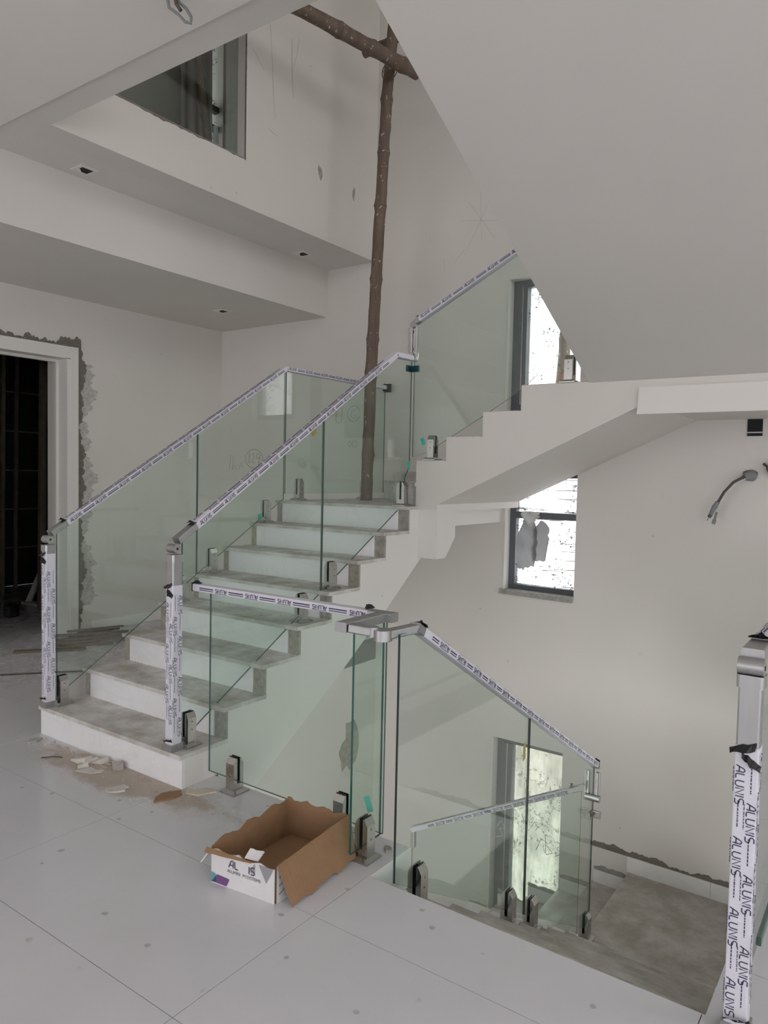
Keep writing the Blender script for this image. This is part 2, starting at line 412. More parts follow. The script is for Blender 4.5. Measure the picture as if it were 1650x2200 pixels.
# ceilings
mb = MB()
for a, b, c, d in rects_minus((-6.53, 3.5, -4.5, YB), [(-4.377, -.2, 2.437, YB), (-1.58, -.2, 1.30, YB), (-.21, 3.5, 2.437, YB)]): mb.box((a, c, 3.533), (b, d, 3.86))
struct('trim_1', mb, M_CEIL)
mb = MB()
for a, b, c, d in rects_minus((-4.734, 3.5, -4.5, 2.268), [(-1.58, -.2, 1.30, 2.3)]): mb.box((a, c, 3.521), (b, d, 3.534))
struct('ceiling', mb, wall_paint('hall_ceiling_paint', (.80, .77, .73), .2))
mb = MB(); mb.box((XD, -4.5, 3.077), (-4.734, YB, 3.533)); struct('trim_2', mb, M_WALL)
mb = MB(); mb.box((-9.4, -4.5, ZT), (3.7, 5.9, ZT+.15)); struct('ceiling_upper', mb, M_CEIL)

# windows
def window(n, hole, transom=None, mull=None, fr=.06, pm=None):
    x0, x1, z0, z1 = hole; y0, y1 = YB+.09, YB+.15
    w = bpy.data.objects.new('window_%d' % n, None); w.location = ((x0+x1)/2, y0, z0); COL.objects.link(w); w['kind'] = 'structure'
    mb = MB(); mb.box((x0, y0, z0), (x0+fr, y1, z1)); mb.box((x1-.012, y0, z0), (x1, y1, z1)); mb.box((x0+fr, y0, z0), (x1-.012, y1, z0+fr)); mb.box((x0+fr, y0, z1-fr), (x1-.012, y1, z1))
    part('frame', mb, M_FRAME, w)
    cuts = [z0+fr] 
    if transom:
        mb = MB(); mb.box((x0+fr, y0-.01, transom), (x1-.012, y1, transom+.055)); part('transom', mb, M_FRAME, w); cuts += [transom, transom+.055]
    cuts.append(z1-fr)
    if mull:
        mb = MB(); mb.box((x0+fr, y0-.012, z0+fr), (x0+fr+mull, y1, z1-fr)); mb.box((x0+fr+mull*.45, y0-.02, z0+fr), (x0+fr+mull*.55, y0-.01, z1-fr), 1)
        part('sash_stile', mb, [M_FRAME, M_ALU], w)
    for k in range(0, len(cuts), 2):
        mb = MB(); mb.box((x0+fr+(mull or 0), y0+.025, cuts[k]), (x1-.012, y0+.031, cuts[k+1])); part('pane', mb, pm or M_PANE, w)
    return w
window(1, HT, None, .075); window(2, HM, 1.195, pm=M_PANE2); window(3, HL, None, .09, pm=M_PANE3)
w4 = bpy.data.objects.new('window_4', None); w4.location = (XD, 5.5, 4.2); w4['kind'] = 'structure'; COL.objects.link(w4)
for k, z in enumerate((4.2, 4.72, 5.235, 5.44, 6.25)):
    mb = MB(); mb.box((XD-.12, 5.40, z), (XD-.06, 5.63, z+.06)); part('transom', mb, M_FRAME, w4)
mb = MB(); mb.box((XD-.10, 5.40, 4.2), (XD-.094, 5.63, 6.3)); part('pane', mb, M_PANE, w4)
# cement sill below the middle window
mb = MB(); mb.prism([(-2.775, YB-.025, .555), (-2.13, YB-.03, .545), (-2.125, YB-.03, .585), (-2.77, YB-.02, .592)], (0, .14, 0)); struct('trim_3', mb, M_CEMENT)
# white jambs of the windows
mb = MB()
for h in (HT, HM, HL): mb.box((h[0]-.004, YB-.006, h[2]), (h[0]+.006, YB+.089, h[3]))
struct('trim_4', mb, M_WHITE)
# wall outside the low window
mb = MB(); mb.box((-6.5, 8.6, -4.2), (.5, 8.75, -1.35)); struct('wall_outside', mb, M_OUT)

# door casing with cement surround
d1 = bpy.data.objects.new('door_1', None); d1.location = (XD, 3.35, 0); d1['kind'] = 'structure'; COL.objects.link(d1)
mb = MB(); mb.box((XD-.30, 3.83-.035, 0), (XD+.02, 3.83, 2.53)); mb.box((XD-.30, 2.86, 0), (XD+.02, 2.895, 2.53)); mb.box((XD-.30, 2.86, 2.525), (XD+.02, 3.83, 2.56)); part('jamb', mb, M_WHITE, d1)
mb = MB(); mb.box((XD, 3.828, 0), (XD+.024, 3.905, 2.635)); mb.box((XD, 2.785, 0), (XD+.024, 2.862, 2.635)); mb.box((XD, 2.862, 2.555), (XD+.023, 3.83, 2.634)); part('casing', mb, M_WHITE, d1)
mb = MB(); mb.box((XD-.16, 3.77, 0), (XD-.12, 3.797, 2.5)); mb.box((XD-.16, 2.893, 2.5), (XD-.12, 3.797, 2.526)); part('door_stop', mb, M_WHITE, d1)
rnd = random.Random(3)
def ragged(p0, p1, out, base, amp, n, seed):
    r = random.Random(seed); p0, p1, out = V(p0), V(p1), V(out); inner = []; outer = []; L = (p1-p0).length
    comp = [(f*L*2*math.pi, r.uniform(0, 6.3), a_) for f, a_ in ((1.1, .55), (2.7, .4), (6.3, .3), (13., .2), (27., .14))]
    for i in range(n+1):
        t = i/n; w = base+amp*sum(a_*math.sin(f*t+ph) for f, ph, a_ in comp)+r.uniform(-.12, .12)*amp; q = p0.lerp(p1, t)
        inner.append(q); outer.append(q+out*max(.006, w))
    return inner+outer[::-1]
mb = MB(); mb.prism(ragged((XD+.001, 3.895, .02), (XD+.001, 3.895, 2.62), (0, 1, 0), .062, .034, 230, 5), (.009, 0, 0))
mb.prism(ragged((XD+.001, 3.94, 2.62), (XD+.001, 2.7, 2.632), (0, 0, 1), .062, .045, 110, 8), (.009, 0, 0)); part('cement_patch', mb, M_CEMENT_DK, d1)
mb = MB(); mb.prism(ragged((XD+.0006, 3.93, .25), (XD+.0006, 3.93, 2.5), (0, 1, 0), .11, .07, 200, 15), (.003, 0, 0)); part('filler_patch', mb, M_FILLER, d1)
# baseboards
mb = MB(); mb.box((XD, 4.06, 0), (XD+.012, YB, .09)); struct('baseboard_left', mb, M_CLEAN)
r_ = random.Random(4); mb = MB()
x = -1.62
while x < 3.4: mb.box((x, YB-.014, -1.485), (min(x+.598, 3.45), YB, -1.365)); x += .6
struct('baseboard_back', mb, M_CLEAN)
mb = MB(); mb.prism(ragged((-1.9, YB-.006, -1.367), (.6, YB-.006, -1.367), (0, 0, 1), .034, .022, 160, 2), (0, .012, 0)); struct('trim_5', mb, M_CEMENT_DK)

# ================================================================== STAIRS
R, G, Y1, XL, XR = .165, .2757, 2.288, -4.015, -2.78
# flight A, rising away from the hall
fa = thing('stair_flight', 'white marble stair flight rising from the hall floor to the corner landing', 'staircase', ((XL+XR)/2, Y1, 0), 'stair flights')
prof = [(Y1+.02, 0)]
for i in range(8):
    y = Y1+i*G+.02; prof += [(y, (i+1)*R-.022)] if i == 0 else [(y, i*R-.022), (y, (i+1)*R-.022)]
prof += [(YB, 8*R-.022), (YB, 1.16), (4.62, 1.16), (4.40, .958), (3.97, .635), (3.47, .291), (3.005, -.01), (2.7, -.21), (2.52, -.21), (2.52, 0)]
mb = MB(); mb.prism([(XL, y, z) for y, z in prof], (XR-XL, 0, 0)); part('body', mb, M_PLASTER, fa)
for i in range(8):
    y = Y1+i*G; yb = y+G+.02 if i < 7 else YB
    mb = MB(); mb.box((XL-.006, y-.012, (i+1)*R-.022), (XR+.002, yb-.001, (i+1)*R)); part('tread', mb, M_TREAD, fa)
    mb = MB()
    if i == 0: mb.box((XL-.002, y, 0), (XR+.002, y+.02, R-.022))
    else: mb.box((XL+.06, y, i*R), (XR-.085, y+.02, (i+1)*R-.022))
    part('riser', mb, M_RISER, fa)
    if i:
        for xa, xb in ((XR-.085, XR-.001), (XL+.001, XL+.06)):
            mb = MB(); mb.box((xa, y+.006, i*R), (xb, y+.02, (i+1)*R-.022)); part('riser_end', mb, M_CEMENT if i in (1, 7) else M_PEEL, fa, 'bare grey riser end beside the marble')
# winder step on the landing
mb = MB(); mb.prism([(-2.80, 4.34, 8*R), (-2.80, YB, 8*R), (-4.0, YB, 8*R)], (0, 0, R-.025)); part('winder_riser', mb, M_RISER, fa)
mb = MB(); mb.prism([(-2.80, 4.32, 9*R-.025), (-2.80, YB, 9*R-.025), (-4.015, YB, 9*R-.025)], (0, 0, .025)); part('winder_tread', mb, M_TREAD, fa)
mb = MB(); mb.box((-3.9, YB-.012, 9*R), (-2.8, YB, 9*R+.085)); mb.box((-4.0, YB-.012, 8*R), (-3.9, YB, 8*R+.085)); part('skirting', mb, M_TREAD, fa)

# flight B along the back wall
YN = 4.34
fb = thing('stair_flight', 'short upper stair flight climbing along the window wall behind the glass', 'staircase', (-2.3, YN, 1.64), 'stair flights')
top = [(-2.80, 1.64), (-2.562, 1.64), (-2.562, 1.80), (-2.288, 1.80), (-2.288, 1.96), (-2.02, 1.96), (-2.02, 2.12), (-.2, 2.12)]
bp = top+[(-.2, 1.975), (-1.25, 1.975), (-2.63, 1.335), (-2.63, 1.30), (-2.80, 1.30)]
mb = MB(); mb.prism([(x, YN, z) for x, z in bp], (0, YB-YN, 0)); part('body', mb, M_WALL, fb)
for x0, x1, z in ((-2.80, -2.575, 1.64), (-2.56, -2.30, 1.80), (-2.286, -2.035, 1.96), (-2.018, -1.6, 2.12)):
    mb = MB(); mb.box((x0, YN+.004, z), (x1, YB-.002, z+.004)); part('tread', mb, M_TREAD, fb)
# pier and beam below the start of flight B
mb = MB(); mb.prism([(-2.792, 4.35, .96), (-2.792, 4.35, 1.345), (-2.792, YB, 1.345), (-2.792, YB, 1.287), (-2.792, 4.60, 1.287), (-2.792, 4.60, 1.10), (-2.792, 4.47, .96)], (.167, 0, 0)); struct('trim_6', mb, M_PLASTER)
mb = MB(); mb.prism([(-1.285, YN-.022, 1.915), (-1.275, YN-.022, 2.068), (-.2, YN-.022, 2.068), (-.2, YN-.022, 1.915)], (0, .05, 0)); struct('trim_7', mb, M_PLASTER)

# flight C overhead, rising toward the hall
CS = .48
fc = thing('stair_flight', 'sloping white underside of the stair flight overhead on the right', 'staircase', (-.9, YN, 2.1), 'stair flights')
def zc(y): return 2.096+CS*(4.376-y)
pr_ = [(YN+.02, zc(YN+.02)), (1.40, zc(1.40)), (1.30, zc(1.40)), (1.30, 3.86)]
y, z = 1.50, 3.86
while y < 4.3: pr_ += [(y, z), (y, z-.16)]; y += .333; z -= .16
pr_ += [(YN+.02, z)]
mb = MB(); mb.prism([(-1.58, a, b) for a, b in pr_], (1.38, 0, 0)); part('body', mb, M_SOFFIT_DIM, fc)

# flight E, going down from the hall
fe = thing('stair_flight', 'dusty stair flight going down from the hall to the lower landing', 'staircase', (-1.0, 2.22, -1.5), 'stair flights')
YE = 2.185; pe = [(2.222, -.012)]
for i in range(1, 9): pe += [(2.222 if i == 1 else YE+(i-1)*G, -i*R-.02), (YE+i*G, -i*R-.02)]
pe += [(YE+8*G, -9*R-.02), (YB, -9*R-.02), (YB, -1.75), (4.45, -1.75), (2.222, -.45)]
mb = MB(); mb.prism([(-1.6, a, b) for a, b in pe], (1.2, 0, 0)); part('body', mb, M_PLASTER, fe)
for i in range(1, 9):
    y0 = YE+(i-1)*G; ya = max(y0, 2.222)
    mb = MB(); mb.box((-1.53, ya+.001, -i*R-.02), (-.402, y0+G+.010, -i*R)); part('tread', mb, M_TREAD_DIRTY, fe)
    mb = MB(); mb.box((-1.606, ya+.001, -i*R-.02), (-1.531, y0+G+.010, -i*R)); part('tread_end', mb, M_CLEAN, fe, 'clean marble tread end outside the glass')
    mb = MB(); mb.box((-1.6, y0+G+.001, -(i+1)*R), (-.402, y0+G+.009, -i*R-.021)); part('riser', mb, M_CLEAN, fe)
for x0, x1 in ((-1.606, -.79), (-.787, -.402)):
    mb = MB(); mb.box((x0, YE+8*G+.011, -9*R-.02), (x1, YB-.001, -9*R)); part('landing_slab', mb, M_TREAD_DIRTY, fe)
mb = MB(); mb.box((-1.612, 2.222, -.165), (-1.6, 2.502, -.0015)); part('side_facing', mb, M_CLEAN, fe)

# flight F, going down to the left along the window wall
ff = thing('stair_flight', 'lowest stair flight descending left below the window, seen through glass', 'staircase', (-2.2, 4.42, -2.6), 'stair flights')
pf = [(-1.606, -9*R-.02)]
for i in range(1, 9): pf += [(-1.606-(i-1)*G, -9*R-i*R-.02), (-1.606-i*G, -9*R-i*R-.02)]
pf += [(-1.606-8*G, -3.2), (-1.606, -1.8)]
mb = MB(); mb.prism([(x, 4.43, z) for x, z in pf], (0, YB-4.43, 0)); part('body', mb, M_PLASTER, ff)
for i in range(1, 9):
    x1 = -1.606-(i-1)*G; z = -9*R-i*R
    mb = MB(); mb.box((x1-G-.012, 4.42, z-.02), (x1-.001, YB-.001, z)); part('tread', mb, M_TREAD_DIRTY if i % 2 else M_TREAD, ff)
    mb = MB(); mb.box((x1-G+.004, YB-.013, z), (x1-.001, YB, z+.10)); part('skirting', mb, M_CLEAN, ff)
    mb = MB(); mb.prism(ragged((x1-G, YB-.004, z+.10), (x1+.02, YB-.004, z+.10), (0, 0, 1), .022, .02, 10, i), (0, .01, 0)); part('bare_edge', mb, M_CEMENT, ff)

# ================================================================== GLASS
def pane(plane, c, pts, label, edge=M_GEDGE, th=.010, group='green glass balustrade panels'):
    mb = MB()
    if plane == 'X': mb.prism([(c-th/2, a, b) for a, b in pts], (th, 0, 0), 0, 1)
    else: mb.prism([(a, c-th/2, b) for a, b in pts], (0, th, 0), 0, 1)
    return solo('balustrade_glass', mb, [M_GLASS, edge], label, 'glass panel', group)
GL_, GR_, GD = -3.95, -2.87, -1.5
def zal(y): return 1.150+.613*(y-2.284)      # left rail axis
def zalb(y): return .247+.595*(y-2.397)
def zar(y): return 1.180+.633*(y-2.30)
def zarb(y): return .247+.590*(y-2.448)
pane('X', GL_, [(2.345, zalb(2.345)+.0), (3.362, zalb(3.362)), (3.362, zal(3.362)-.012), (2.345, zal(2.345)-.012)], 'lower glass panel on the left side of the rising stairs', M_GEDGE2)
pane('X', GL_, [(3.370, zalb(3.370)), (4.222, zalb(4.222)), (4.222, zal(4.222)-.012), (3.370, zal(3.370)-.012)], 'upper glass panel on the left side of the rising stairs', M_GEDGE2)
pane('X', GL_, [(4.236, 1.372), (5.56, 1.372), (5.56, 2.325), (4.236, 2.325)], 'level glass panel along the corner landing behind the bamboo pole', M_GEDGE2)
pane('X', GR_, [(2.355, zarb(2.355)), (3.405, zarb(3.405)), (3.405, zar(3.405)-.012), (2.355, zar(2.355)-.012)], 'lower glass panel on the right side of the rising stairs', M_GEDGE2)
pane('X', GR_, [(3.414, zarb(3.414)), (4.22, zarb(4.22)), (4.29, 1.40), (4.30, 1.52), (4.355, 1.60), (4.355, 2.345), (4.15, 2.345), (3.414, zar(3.414)-.012)], 'upper glass panel on the right side of the rising stairs', M_GEDGE2)
YBG = 4.385
def zbr(x): return 2.60+.49*(x+2.88)
pane('Y', YBG, [(-2.865, 1.668), (-2.74, 1.70), (-2.30, 1.945), (-2.02, 2.11), (-1.95, 2.18), (-1.61, 2.21), (-1.61, zbr(-1.61)), (-2.865, zbr(-2.865)-.012)], 'large glass panel on the upper flight in front of the top window', M_GEDGE2)
pane('Y', 2.43, [(-2.745, .056), (-1.692, .056), (-1.692, .945), (-2.745, .945)], 'glass panel on the hall floor behind the cardboard box', M_GEDGE2)
pane('X', -1.70, [(2.222, .052), (2.420, .056), (2.420, .945), (2.222, .945)], 'narrow glass return panel with bright green edge beside the cardboard box', M_GEDGE)
def zgb(y): return .008-.588*(y-2.222)
def zgr(y): return .947-.565*(y-2.336)
pane('X', GD, [(2.236, zgb(2.236)), (3.432, zgb(3.432)), (3.432, zgr(3.432)), (2.336, zgr(2.336)), (2.236, .945)], 'first glass panel beside the stairs going down', M_GEDGE3)
pane('X', GD, [(3.440, zgb(3.440)), (4.44, zgb(4.44)), (4.44, zgr(4.44)), (3.440, zgr(3.440))], 'second glass panel beside the stairs going down', M_GEDGE3)
YF = 4.40
def zfr(x): return -.39+.515*(x+1.544)
pane('Y', YF, [(-2.80, zfr(-2.80)-.93), (-1.56, zfr(-1.56)-.98), (-1.56, zfr(-1.56)), (-2.80, zfr(-2.80))], 'glass panel of the lowest flight seen through the front glass', M_GEDGE2)
pane('X', -.325, [(2.26, .05), (5.5, .05), (5.5, 1.03), (2.26, 1.03)], 'glass panel behind the large post at the right edge', M_GEDGE2)

# ================================================================== SPIGOTS
sp0 = bpy.data.objects.new('glass_spigot', None); sp0.empty_display_size = .05; COL.objects.link(sp0)
mb = MB(); mb.prism([(-.05, -.05, 0), (.05, -.05, 0), (.05, .05, 0), (-.05, .05, 0)], (0, 0, .007))
mb.add([(-.05, -.05, .007), (.05, -.05, .007), (.05, .05, .007), (-.05, .05, .007), (-.036, -.036, .018), (.036, -.036, .018), (.036, .036, .018), (-.036, .036, .018)],
       [(0, 1, 5, 4), (1, 2, 6, 5), (2, 3, 7, 6), (3, 0, 4, 7), (4, 5, 6, 7)]); part('base_plate', mb, M_STEEL, sp0)
for s in (-1, 1):
    mb = MB(); q = [(s*.008, .018), (s*.031, .018), (s*.031, .142), (s*.016, .168), (s*.008, .168)]
    mb.prism([(-.0265, y, z) for y, z in q], (.053, 0, 0)); jaw = part('clamp_jaw', mb, M_STEEL, sp0)
    for z in (.085, .125):
        mb = MB(); mb.tube([(0, s*.0305, z), (0, s*.0325, z)], .0065, 10); mb.tube([(0, s*.0324, z), (0, s*.033, z)], .003, 6, 1); part('screw', mb, [M_STEEL, M_BLACK], jaw)
mb = MB(); mb.box((-.027, -.008, .052), (.027, -.0062, .171)); mb.box((-.027, .0062, .052), (.027, .008, .171)); mb.box((-.027, -.008, .046), (.027, .008, .053)); part('gasket', mb, M_BLACK, sp0)
mb = MB(); mb.box((-.026, -.0079, .018), (.026, .0079, .046)); part('clamp_web', mb, M_STEEL, sp0)
SP = [((GL_, 2.375, R), 1, 'steel glass clamp on the bottom step beside the left post'),
      ((GL_, 3.225, 4*R), 1, 'steel glass clamp on the fourth step at the left glass'),
      ((GL_, 3.50, 5*R), 1, 'steel glass clamp on the fifth step at the left glass'),
      ((GL_, 4.03, 7*R), 1, 'steel glass clamp on the seventh step at the left glass'),
      ((GL_, 4.40, 8*R), 1, 'steel glass clamp at the front of the corner landing'),
      ((GL_, 5.27, 8*R), 1, 'steel glass clamp on the corner landing behind the bamboo pole'),
      ((GR_, 2.40, R), 1, 'steel glass clamp on the bottom step beside the right post'),
      ((GR_, 3.235, 4*R), 1, 'steel glass clamp on the fourth step at the right glass'),
      ((GR_, 3.50, 5*R), 1, 'steel glass clamp on the fifth step at the right glass'),
      ((GR_, 4.275, 8*R), 1, 'steel glass clamp at the right corner of the landing'),
      ((-2.70, YBG, 1.644), 0, 'steel glass clamp on the first step of the upper flight'),
      ((-1.72, YBG, 2.124), 0, 'steel glass clamp silhouetted against the top window'),
      ((-2.565, 2.43, 0), 0, 'steel glass clamp on the hall floor near the bottom step'),
      ((-1.905, 2.43, 0), 0, 'steel glass clamp standing just behind the cardboard box'),
      ((-1.70, 2.318, 0), 1, 'steel glass clamp on the hall floor right of the cardboard box'),
      ((GD, 2.405, -R), 1, 'uppermost steel clamp on the stairs going down'),
      ((GD, 3.252, -4*R), 1, 'steel clamp just before the glass joint on the stairs going down'),
      ((GD, 3.525, -5*R), 1, 'steel clamp just after the glass joint on the stairs going down'),
      ((GD, 4.375, -8*R), 1, 'lowest steel clamp at the end of the stairs going down')]
for k, (loc, rot, lab) in enumerate(SP):
    o = sp0 if k == 0 else copy_tree(sp0)
    o.location = loc; o.rotation_euler = (0, 0, math.pi/2 if rot else 0); tag(o, lab, 'glass clamp', 'steel glass clamps')

# ================================================================== HANDRAILS AND POSTS
def scrap(pts, ext): mb = MB(); mb.prism(pts, ext); return mb
def tear(root, c, u, w, n, seed, size=.05):
    """curled black inner side of the torn protective film"""
    r = random.Random(seed); c, u, w, n = V(c), V(u).normalized(), V(w).normalized(), V(n).normalized(); P = []; Q = []
    for i in range(7):
        t = i/6-.5; hgt = n*(.006+.02*(1-abs(t)*1.6)*r.uniform(.5, 1)); P.append(c+w*t*size*1.2+n*.001+u*r.uniform(-.004, .004)); Q.append(c+w*t*size*1.1+hgt-u*r.uniform(.008, .02))
    mb = MB(); k = len(P); mb.add(P+Q, [(i, i+1, k+i+1, k+i) for i in range(k-1)]); mb.add([p+u*.002 for p in P+Q], [(k+i, k+i+1, i+1, i) for i in range(k-1)])
    part('torn_film', mb, M_BLACK, root, 'black curl of torn protective film')

def newel(label, x, y, z0, z1, wx, wy, phase=0., strip=.93, tall_bare=.0):
    t = thing('newel_post', label, 'post', (x, y, z0), 'newel posts')
    mb = MB(); mb.box((x-wx/2-.006, y-wy/2-.006, z0), (x+wx/2+.006, y+wy/2+.006, z0+.035)); part('foot', mb, M_ALU, t)
    zf = z0+.035+(z1-z0-.035)*strip
    mb = MB(); mb.bar((x, y, z0+.03), (x, y, zf), wx, wy, (1, 0, 0), 0, .004); body = part('film_sleeve', mb, M_FILM, t, 'printed protective film on the post')
    mb = MB(); print_post(mb, (x, y-wy/2-.0009, zf-.004), (0, 0, -1), (1, 0, 0), zf-z0-.07, wx, .019*wx/.052, .20, phase)
    print_post(mb, (x+wx/2+.0009, y, zf-.01), (0, 0, -1), (0, 1, 0), zf-z0-.07, wy, .019*wx/.052, .20, phase+.06); part('lettering', mb, M_INK, body)
    mb = MB(); mb.bar((x, y, zf-.001), (x, y, z1-.01), wx*.96, wy*.96, (1, 0, 0), 0, .005); part('bare_post', mb, M_ALU, t)
    mb = MB(); mb.bar((x, y, z1-.035), (x, y, z1), wx+.008, wy+.006, (1, 0, 0), 0, .008); part('cap', mb, M_ALU, t)
    tear(t, (x-.01, y-wy/2, zf), (0, 0, 1), (1, 0, .35), (0, -1, 0), 3, wx); tear(t, (x+.012, y-wy/2-.002, zf-.03), (0, 0, 1), (1, 0, -.6), (0, -1, 0), 6, wx*.8)
    tear(t, (x+.005, y-wy/2-.004, z0+.05), (0, 0, -1), (1, 0, .2), (0, -1, 0), 9, wx)
    return t
newel('film wrapped newel post at the left end of the bottom step', GL_-.008, 2.300, R, 1.098, .05, .058, .03, .945)
newel('film wrapped newel post at the right end of the bottom step', GR_-.002, 2.312, R, 1.128, .052, .06, .08, .84)
npost = newel('large film wrapped newel post at the right edge of the view', -.318, 2.205, 0, 1.012, .060, .055, .05, .80)

def rail(label, p0, p1, wdir, w, h, bare0=.0, bare1=0., faces=(), name='handrail', per=.19):
    """film covered rail with printed faces; faces: list of (normal side 'top'/'+'/'-', reversed)"""
    p0, p1 = V(p0), V(p1); d = (p1-p0).normalized(); L = (p1-p0).length
    wd = V(wdir); wd = (wd-d*wd.dot(d)).normalized(); hd = wd.cross(d).normalized(); hd = hd if hd.z > 0 else -hd
    t = thing(name, label, 'handrail', p0, 'printed film handrails')
    a, b = p0+d*bare0, p1-d*bare1
    mb = MB(); mb.bar(a, b, w, h, wd, 0, .005); sl = part('film_sleeve', mb, M_FILM, t, 'printed protective film on the rail')
    mb = MB()
    for side, rev in faces:
        if side == 'top': n, v, Wd, off = hd, (wd if hd.cross(d).dot(wd) > 0 else -wd), w, h/2
        else: n = wd*(1 if side == '+' else -1); v, Wd, off = hd, h, w/2
        if side != 'top': u = v.cross(n)
        else: u = d; v = n.cross(u)
        if rev: u, v = -u, -v
        s = a if u.dot(d) > 0 else b
        if side == 'top' and w > .045:
            print_rail(mb, s+n*(off+.0009)+v*w*.22, u, v, (b-a).length-.03, w*.48, per); print_rail(mb, s+n*(off+.0009)-v*w*.24+u*per*.5, u, v, (b-a).length-.03-per*.5, w*.48, per)
        else: print_rail(mb, s+n*(off+.0009), u, v, (b-a).length-.03, Wd*.86, per)
    if mb.v: part('lettering', mb, M_INK, sl)
    if bare0:
        mb = MB(); mb.bar(p0, a+d*.004, w*.97, h*.97, wd, 0, .005); part('bare_end', mb, M_ALU, t); tear(t, a+hd*h/2, d, wd, hd, 11, w)
    if bare1:
        mb = MB(); mb.bar(b-d*.004, p1, w*.97, h*.97, wd, 0, .005); part('bare_end', mb, M_ALU, t); tear(t, b+hd*h/2, -d, wd, hd, 12, w)
    return t
def knuckle(root, c, axis, r=.021, l=.056):
    c, ax = V(c), V(axis); mb = MB(); mb.tube([c-ax*l/2, c+ax*l/2], r, 18); part('hinge_knuckle', mb, M_ALU, root)
    mb = MB(); mb.tube([c+ax*l/2, c+ax*(l/2+.0015)], r*.28, 8); part('hinge_pin', mb, M_BLACK, root)
RW, RH = .052, .036
# left rail of the rising stairs: sloped, then level along the landing
t = rail('long sloping handrail on the left glass of the rising stairs', (GL_, 2.305, zal(2.305)), (GL_, 4.225, zal(4.225)), (1, 0, 0), RW, RH, .11, 0, (('top', False), ('+', False)))
knuckle(t, (GL_, 2.290, 1.130), (1, 0, 0), .022, .060)
t = rail('level handrail along the corner landing behind the bamboo pole', (GL_, 4.222, 2.338), (GL_, 5.58, 2.338), (1, 0, 0), RW, RH, 0, .04, (('top', False), ('+', False)))
mb = MB(); mb.box((GL_-.035, 5.585, 2.30), (GL_+.035, 5.61, 2.375)); mb.box((GL_-.028, 5.56, 2.31), (GL_+.03, 5.59, 2.365)); part('wall_cap', mb, M_BLACK, t)
mb = MB(); mb.tube([(GL_, 5.6, 2.338), (GL_, YB, 2.338)], .012); part('wall_pin', mb, M_ALU, t)
# right rail
t = rail('long sloping handrail on the right glass of the rising stairs', (GR_, 2.32, zar(2.32)), (GR_, 4.15, zar(4.15)), (1, 0, 0), RW, RH, .13, 0, (('top', False), ('+', False)))
knuckle(t, (GR_, 2.303, 1.158), (1, 0, 0), .022, .060)
mb = MB(); mb.bar((GR_, 4.145, 2.352), (GR_, 4.345, 2.356), RW, RH, (1, 0, 0)); part('level_end', mb, M_FILM, t)
mb = MB(); mb.tube([(GR_, 4.345, 2.35), (GR_+.01, 4.385, 2.352), (GR_+.012, 4.387, 2.40)], .021, 12); part('elbow', mb, M_CHROME, t)
# upper rail on flight B with its steel link
t = rail('handrail of the upper flight running up behind the sloping soffit', (-2.868, YBG, zbr(-2.868)), (-1.64, YBG, zbr(-1.64)), (0, 1, 0), RW, RH, .05, 0, (('top', False), ('-', False)))
knuckle(t, (-2.873, YBG, 2.592), (0, 1, 0), .021, .058)
mb = MB(); mb.bar((-2.89, YBG-.012, 2.40), (-2.89, YBG-.012, 2.57), .032, .028, (1, 0, 0), 0, .008); mb.bar((-2.852, YBG, 2.37), (-2.852, YBG, 2.58), .024, .03, (1, 0, 0), 0, .008); part('steel_link', mb, M_CHROME, t)
for z in (2.425, 2.545):
    mb = MB(); mb.bar((-2.89, YBG-.012, z-.012), (-2.89, YBG-.012, z+.012), .037, .033, (1, 0, 0), 0, .006); part('link_band', mb, M_CHROME, t)
# hall floor rail with corner pieces
t = rail('short level handrail above the glass behind the cardboard box', (-2.8518, 2.4284, 0.9597), (-1.7640, 2.4284, 0.9597), (0, 1, 0), .05, .036, .0, .0, (('-', True),), per=.205)
mb = MB(); mb.box((-2.854, 2.402, .940), (-2.848, 2.456, .979)); part('end_plug', mb, M_BLACK, t)
tear(t, (-2.832, 2.41, .978), (-1, 0, 0), (1, .2, 0), (0, 0, 1), 21, .05); tear(t, (-1.784, 2.44, .978), (1, 0, 0), (0, 1, 0), (0, 0, 1), 22, .05)
mb = MB(); mb.bar((-1.7738, 2.4284, 0.9597), (-1.6542, 2.4284, 0.9597), .052, .038, (0, 1, 0)); part('bare_end', mb, M_ALU, t)
mb = MB(); mb.bar((-1.703, 2.141, .9597), (-1.703, 2.404, .9597), .056, .038, (1, 0, 0)); part('return_cap', mb, M_ALU, t)
mb = MB(); mb.bar((-1.675, 2.168, .958), (-1.59, 2.19, .952), .046, .034, (0, 1, 0)); part('link_bar', mb, M_ALU, t)
mb = MB(); mb.tube([(-1.59, 2.193, .934), (-1.59, 2.193, .969)], .024, 20); part('hinge_knuckle', mb, M_ALU, t)
# rail of the stairs going down
t = rail('sloping handrail along the stairs going down', (GD, 2.335, zgr(2.335)+.012), (GD, 4.465, zgr(4.465)+.012), (1, 0, 0), .05, .036, .05, .02, (('+', True), ('top', True)), per=.165)
mb = MB(); mb.tube([(-1.552, 2.203, .922), (-1.552, 2.203, .962)], .036, 24); part('hinge_knuckle', mb, M_ALU, t)
mb = MB(); mb.bar((-1.54, 2.21, .944), (-1.498, 2.352, .952), .046, .034); part('bare_arm', mb, M_ALU, t)
mb = MB(); mb.box((GD-.027, 4.46, zgr(4.465)-.012), (GD+.027, 4.468, zgr(4.465)+.034)); part('end_plug', mb, M_ALU, t)
zz = zgr(4.45)-.03
for s in (-.03, .03):
    mb = MB(); mb.bar((GD+s, 4.435, zz-.14), (GD+s, 4.435, zz), .022, .03, (1, 0, 0), 0, .007); part('hanging_link', mb, M_CHROME, t)
